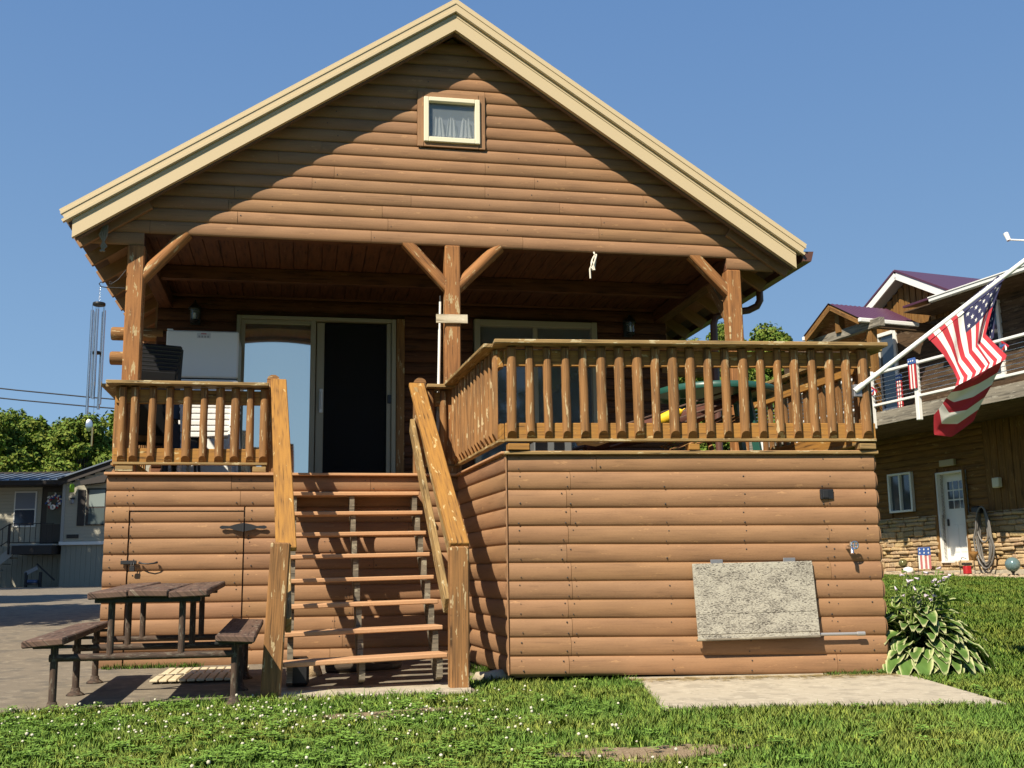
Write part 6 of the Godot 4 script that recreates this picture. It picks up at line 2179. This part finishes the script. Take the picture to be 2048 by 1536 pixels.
# ------------------------------------------------------------------ grey trailer behind the driveway
func build_trailer() -> void:
	rng.seed = 80
	var O := Vector3(-9.97, 0.62, -32.8)
	var tr := thing("mobile_home", "grey sided mobile home with dark door, metal porch roof and raised skirting", "mobile home", "", O, deg_to_rad(-10.9))
	var Y := Vector3.UP
	var X := Vector3.RIGHT
	var side: StandardMaterial3D = mat("grey_siding", Color(0.42, 0.395, 0.32), 0.7)
	var skirt: StandardMaterial3D = mat("skirting", Color(0.30, 0.285, 0.225), 0.75)
	var dark: StandardMaterial3D = mat("dark_trim", Color(0.030, 0.024, 0.022), 0.6)
	var metal: StandardMaterial3D = mat("grey_metal", Color(0.13, 0.16, 0.20), 0.4)
	# gable end section (x 0..4), porch section behind (x < 0)
	var ge := node("gable_section", tr)
	put(ge, "core", boxed(Vector3(4.4, 1.87, -2.0), Vector3(8.76, 3.74, 3.94), 0.0), side)
	for k in 17:
		var y0 := 1.66 + k * 0.127
		var x1 := 8.8
		put(ge, "siding_board", boxed(Vector3(x1 * 0.5, y0 + 0.063, 0.005), Vector3(x1, 0.125, 0.025), 0.003, Basis(X, 0.2)), side)
	for k in 10:
		var y0 := 3.82 + k * 0.127
		put(ge, "siding_board", boxed(Vector3(4.4, y0 + 0.063, 0.005), Vector3(8.0 - 0.73 * k, 0.125, 0.025), 0.003, Basis(X, 0.2)), side)
	put(ge, "corner_trim", boxed(Vector3(0.03, 2.7, 0.015), Vector3(0.12, 2.4, 0.05)), mat("corner_grey", Color(0.36, 0.35, 0.32), 0.6))
	put(ge, "band", boxed(Vector3(4.4, 1.58, 0.03), Vector3(8.9, 0.12, 0.09)), M.white_paint)
	for k in 47:
		put(ge, "skirting_panel", boxed(Vector3(0.1 + k * 0.187, 0.72, -0.03), Vector3(0.18, 1.62, 0.02 + 0.012 * (k % 2)), 0.003), skirt)
	for s in [-4.55, 4.55]:
		put(ge, "rake_board", barred(Vector3(4.4 + s, 3.80, 0.18), Vector3(4.4, 5.35, 0.18), 0.05, 0.22, Y), dark)
		put(ge, "roof_panel", barred(Vector3(4.4 + s, 3.93, -1.85), Vector3(4.4, 5.48, -1.85), 4.3, 0.05, Y), metal)
	var wn := node("window", tr)
	put(wn, "frame", boxed(Vector3(1.25, 2.90, 0.03), Vector3(0.74, 1.36, 0.06)), dark)
	put(wn, "upper_pane", boxed(Vector3(1.27, 3.22, 0.066), Vector3(0.58, 0.62, 0.01), 0.0), mat("blind_pane", Color(0.22, 0.26, 0.25), 0.1))
	put(wn, "lower_pane", boxed(Vector3(1.27, 2.56, 0.066), Vector3(0.58, 0.58, 0.01), 0.0), mat("blue_pane", Color(0.08, 0.10, 0.10), 0.08))
	put(wn, "shutter", boxed(Vector3(0.69, 2.87, 0.04), Vector3(0.27, 1.32, 0.03)), dark)
	var aw := Geo.new()
	aw.slab(PackedVector2Array([Vector2(0.0, 0.0), Vector2(0.05, -0.14), Vector2(0.9, -0.05), Vector2(1.05, 0.28), Vector2(0.85, 0.22)]), Vector3(0.72, 3.83, 0.2), X, Y, Vector3(0, 0, 1), 0.35)
	put(tr, "awning", aw, dark)
	put(tr, "vent", boxed(Vector3(0.43, 1.83, 0.035), Vector3(0.44, 0.14, 0.03)), dark)
	# porch section
	var ps := node("porch_section", tr)
	put(ps, "core", boxed(Vector3(-3.5, 1.87, -2.7), Vector3(7.0, 3.74, 3.9), 0.0), side)
	for k in 18:
		var y0 := 1.55 + k * 0.127
		put(ps, "siding_board", boxed(Vector3(-4.0, y0 + 0.063, -0.735), Vector3(5.8, 0.125, 0.025), 0.003, Basis(X, 0.2)), side)
	for k in 30:
		put(ps, "skirting_panel", boxed(Vector3(-0.1 - k * 0.187, 0.7, -0.74), Vector3(0.18, 1.6, 0.02 + 0.012 * (k % 2)), 0.003), skirt)
	put(ps, "eave_beam", boxed(Vector3(-3.3, 3.82, 0.1), Vector3(6.6, 0.16, 0.1)), dark)
	put(ps, "eave_soffit", boxed(Vector3(-3.3, 3.74, -0.35), Vector3(6.6, 0.03, 0.8)), dark)
	put(ps, "roof_panel", barred(Vector3(-3.0, 3.90, 0.18), Vector3(-3.0, 4.42, -2.6), 7.2, 0.03, Y), metal)
	for k in 19:
		put(ps, "roof_seam", barred(Vector3(-6.4 + k * 0.37, 3.935, 0.18), Vector3(-6.4 + k * 0.37, 4.455, -2.6), 0.025, 0.035, Y), mat("seam_dark", Color(0.05, 0.06, 0.075), 0.4) if k == 0 else M.seam_dark)
	put(ps, "ridge_cap", boxed(Vector3(-3.0, 4.45, -2.62), Vector3(7.2, 0.07, 0.2)), dark)
	var pwn := node("porch_window", tr)
	put(pwn, "frame", boxed(Vector3(-1.70, 2.90, -0.71), Vector3(0.84, 1.34, 0.05)), M.white_paint)
	put(pwn, "upper_pane", boxed(Vector3(-1.70, 3.21, -0.68), Vector3(0.73, 0.60, 0.01), 0.0), mat("shade_pane", Color(0.23, 0.25, 0.30), 0.1))
	put(pwn, "lower_pane", boxed(Vector3(-1.70, 2.58, -0.68), Vector3(0.73, 0.58, 0.01), 0.0), mat("night_pane", Color(0.06, 0.065, 0.09), 0.08))
	var dr := node("door", tr)
	put(dr, "frame", boxed(Vector3(-0.58, 2.70, -0.70), Vector3(0.98, 2.18, 0.06)), dark)
	put(dr, "leaf", boxed(Vector3(-0.62, 2.66, -0.66), Vector3(0.80, 2.0, 0.04)), mat("door_brown", Color(0.045, 0.036, 0.033), 0.4))
	put(dr, "pane", boxed(Vector3(-0.58, 2.92, -0.635), Vector3(0.54, 1.2, 0.012), 0.0), mat("door_glass", Color(0.15, 0.15, 0.12), 0.1))
	put(tr, "landing", boxed(Vector3(-0.85, 1.35, -0.1), Vector3(1.45, 0.32, 1.2)), dark)
	put(tr, "sill", boxed(Vector3(-0.9, 1.535, -0.15), Vector3(1.6, 0.05, 1.1)), M.corner_grey)
	var sp := node("porch_steps", tr)
	put(sp, "stringer", barred(Vector3(-1.5, 1.42, 0.3), Vector3(-2.6, 0.55, 0.3), 0.05, 0.28, Y), M.corner_grey)
	for k in 5:
		put(sp, "tread", boxed(Vector3(-1.65 - k * 0.25, 1.3 - k * 0.22, -0.1), Vector3(0.27, 0.04, 0.8)), M.corner_grey)
	put(sp, "rail_post", boxed(Vector3(-1.75, 1.75, 0.35), Vector3(0.06, 1.1, 0.06)), dark)
	for q in [[-1.75, 2.3, -0.15, 2.3], [-1.75, 1.62, -0.15, 1.62], [-1.75, 2.3, -3.0, 1.5], [-1.75, 1.7, -3.0, 0.9]]:
		put(sp, "rail", barred(Vector3(q[0], q[1], 0.35), Vector3(q[2], q[3], 0.35), 0.03, 0.03), dark)
	for k in 12:
		var x := -0.2 - k * 0.2
		var f := clampf((-1.75 - x) / 1.25, 0.0, 1.0)
		put(sp, "rail_bar", boxed(Vector3(x, 1.96 - 0.8 * f, 0.35), Vector3(0.018, 0.68, 0.018), 0.0), dark)
	var to := tr.transform
	# wreath
	var w := thing("door_wreath", "red white and blue ribbon wreath on the dark trailer door", "wreath", "", to * Vector3(-0.58, 3.17, -0.6), tr.rotation.y)
	for k in 44:
		var a := TAU * k / 22.0 + rng.randf_range(-0.1, 0.1)
		var r := rng.randf_range(0.13, 0.28)
		put(w, "ribbon", boxed(Vector3(cos(a) * r, sin(a) * r, rng.randf_range(0, 0.06)), Vector3(0.11, 0.06, 0.03), 0.01, Basis(Vector3.BACK, rng.randf() * TAU)), [M.red, M.white_paint, M.flag_blue, M.white_gloss][k % 4])
	var g := Geo.new()
	g.lathe(Vector3(0.0, -0.22, 0.09), [Vector2(0.035, 0.0), Vector2(0.10, 0.0), Vector2(0.10, 0.03), Vector2(0.035, 0.03)], 16, Basis(Vector3.RIGHT, PI * 0.5))
	put(w, "badge", g, M.white_paint)
	# bird feeder and lamp
	var bf := thing("bird_feeder", "bright green bird feeder hanging by the trailer corner", "bird feeder", "", to * Vector3(0.40, 3.42, 0.25), tr.rotation.y)
	g = Geo.new()
	g.lathe(Vector3.ZERO, [Vector2(0.001, 0.0), Vector2(0.09, 0.01), Vector2(0.085, 0.24), Vector2(0.05, 0.31), Vector2(0.001, 0.33)], 12)
	put(bf, "tube", g, mat("lime", Color(0.22, 0.42, 0.01), 0.4))
	put(bf, "hanger", boxed(Vector3(0, 0.36, 0), Vector3(0.02, 0.08, 0.02), 0.0), M.iron)
	var lp := thing("trailer_lantern", "small grey wall lamp below the green bird feeder", "lamp", "", to * Vector3(0.37, 3.02, 0.1), tr.rotation.y)
	put(lp, "body", boxed(Vector3(0, 0.08, 0.0), Vector3(0.12, 0.18, 0.10), 0.03), M.zinc)
	put(lp, "arm", boxed(Vector3(0, 0.2, -0.03), Vector3(0.16, 0.05, 0.08)), M.iron)
	# cart with a sign under the landing
	var ct := thing("garden_cart", "black frame cart with leaning grey sign under the trailer landing", "cart", "", to * Vector3(-0.85, 0.0, 0.2), tr.rotation.y)
	for x in [-0.26, 0.26]:
		put(ct, "leg", boxed(Vector3(x, 0.28, 0.0), Vector3(0.10, 0.55, 0.10), 0.02), M.iron)
	put(ct, "tray", boxed(Vector3(0, 0.12, 0), Vector3(0.5, 0.08, 0.3)), M.iron)
	put(ct, "pot", boxed(Vector3(0.0, 0.22, 0.0), Vector3(0.36, 0.12, 0.25), 0.03), mat("blue_pot", Color(0.05, 0.09, 0.20), 0.4))
	put(ct, "sign", boxed(Vector3(-0.08, 0.60, 0.02), Vector3(0.52, 0.14, 0.03), 0.003, Basis(Vector3.BACK, 0.45)), M.zinc)
	put(ct, "brace", barred(Vector3(0.1, 0.85, 0.0), Vector3(0.78, 0.25, 0.0), 0.05, 0.05), M.iron)
	# wires
	for q in [[5.60, 5.40, 0.0], [5.37, 5.27, 0.4]]:
		g = Geo.new()
		var pts := []
		for k in 13:
			var f := k / 12.0
			pts.append(Vector3(lerpf(-16.0, 6.0, f), lerpf(q[0] + 0.55, q[1] - 0.55, f) - 0.5 * sin(PI * f) + 0.42, -19.8 + 0.15 * f - q[2]))
		g.tube(pts, [0.018], 5, false)
		var wr := put(self, "power_line", g, M.iron)
		tag(wr, "upper dark overhead wire crossing the sky behind the porch" if q[2] == 0.0 else "lower dark overhead wire crossing the sky behind the porch", "wire", "overhead wires")

func _ready() -> void:
	rng.seed = 1
	eye()
	materials()
	build_land()
	build_cabin()
	build_stairs()
	build_log_house()
	build_trailer()
	build_trees()
	build_lawn()
	build_table()
	build_mat()
	build_hosta()
	build_chime()
	build_porch_things()
	build_deck_things()
	build_foot_things()
	build_flag()
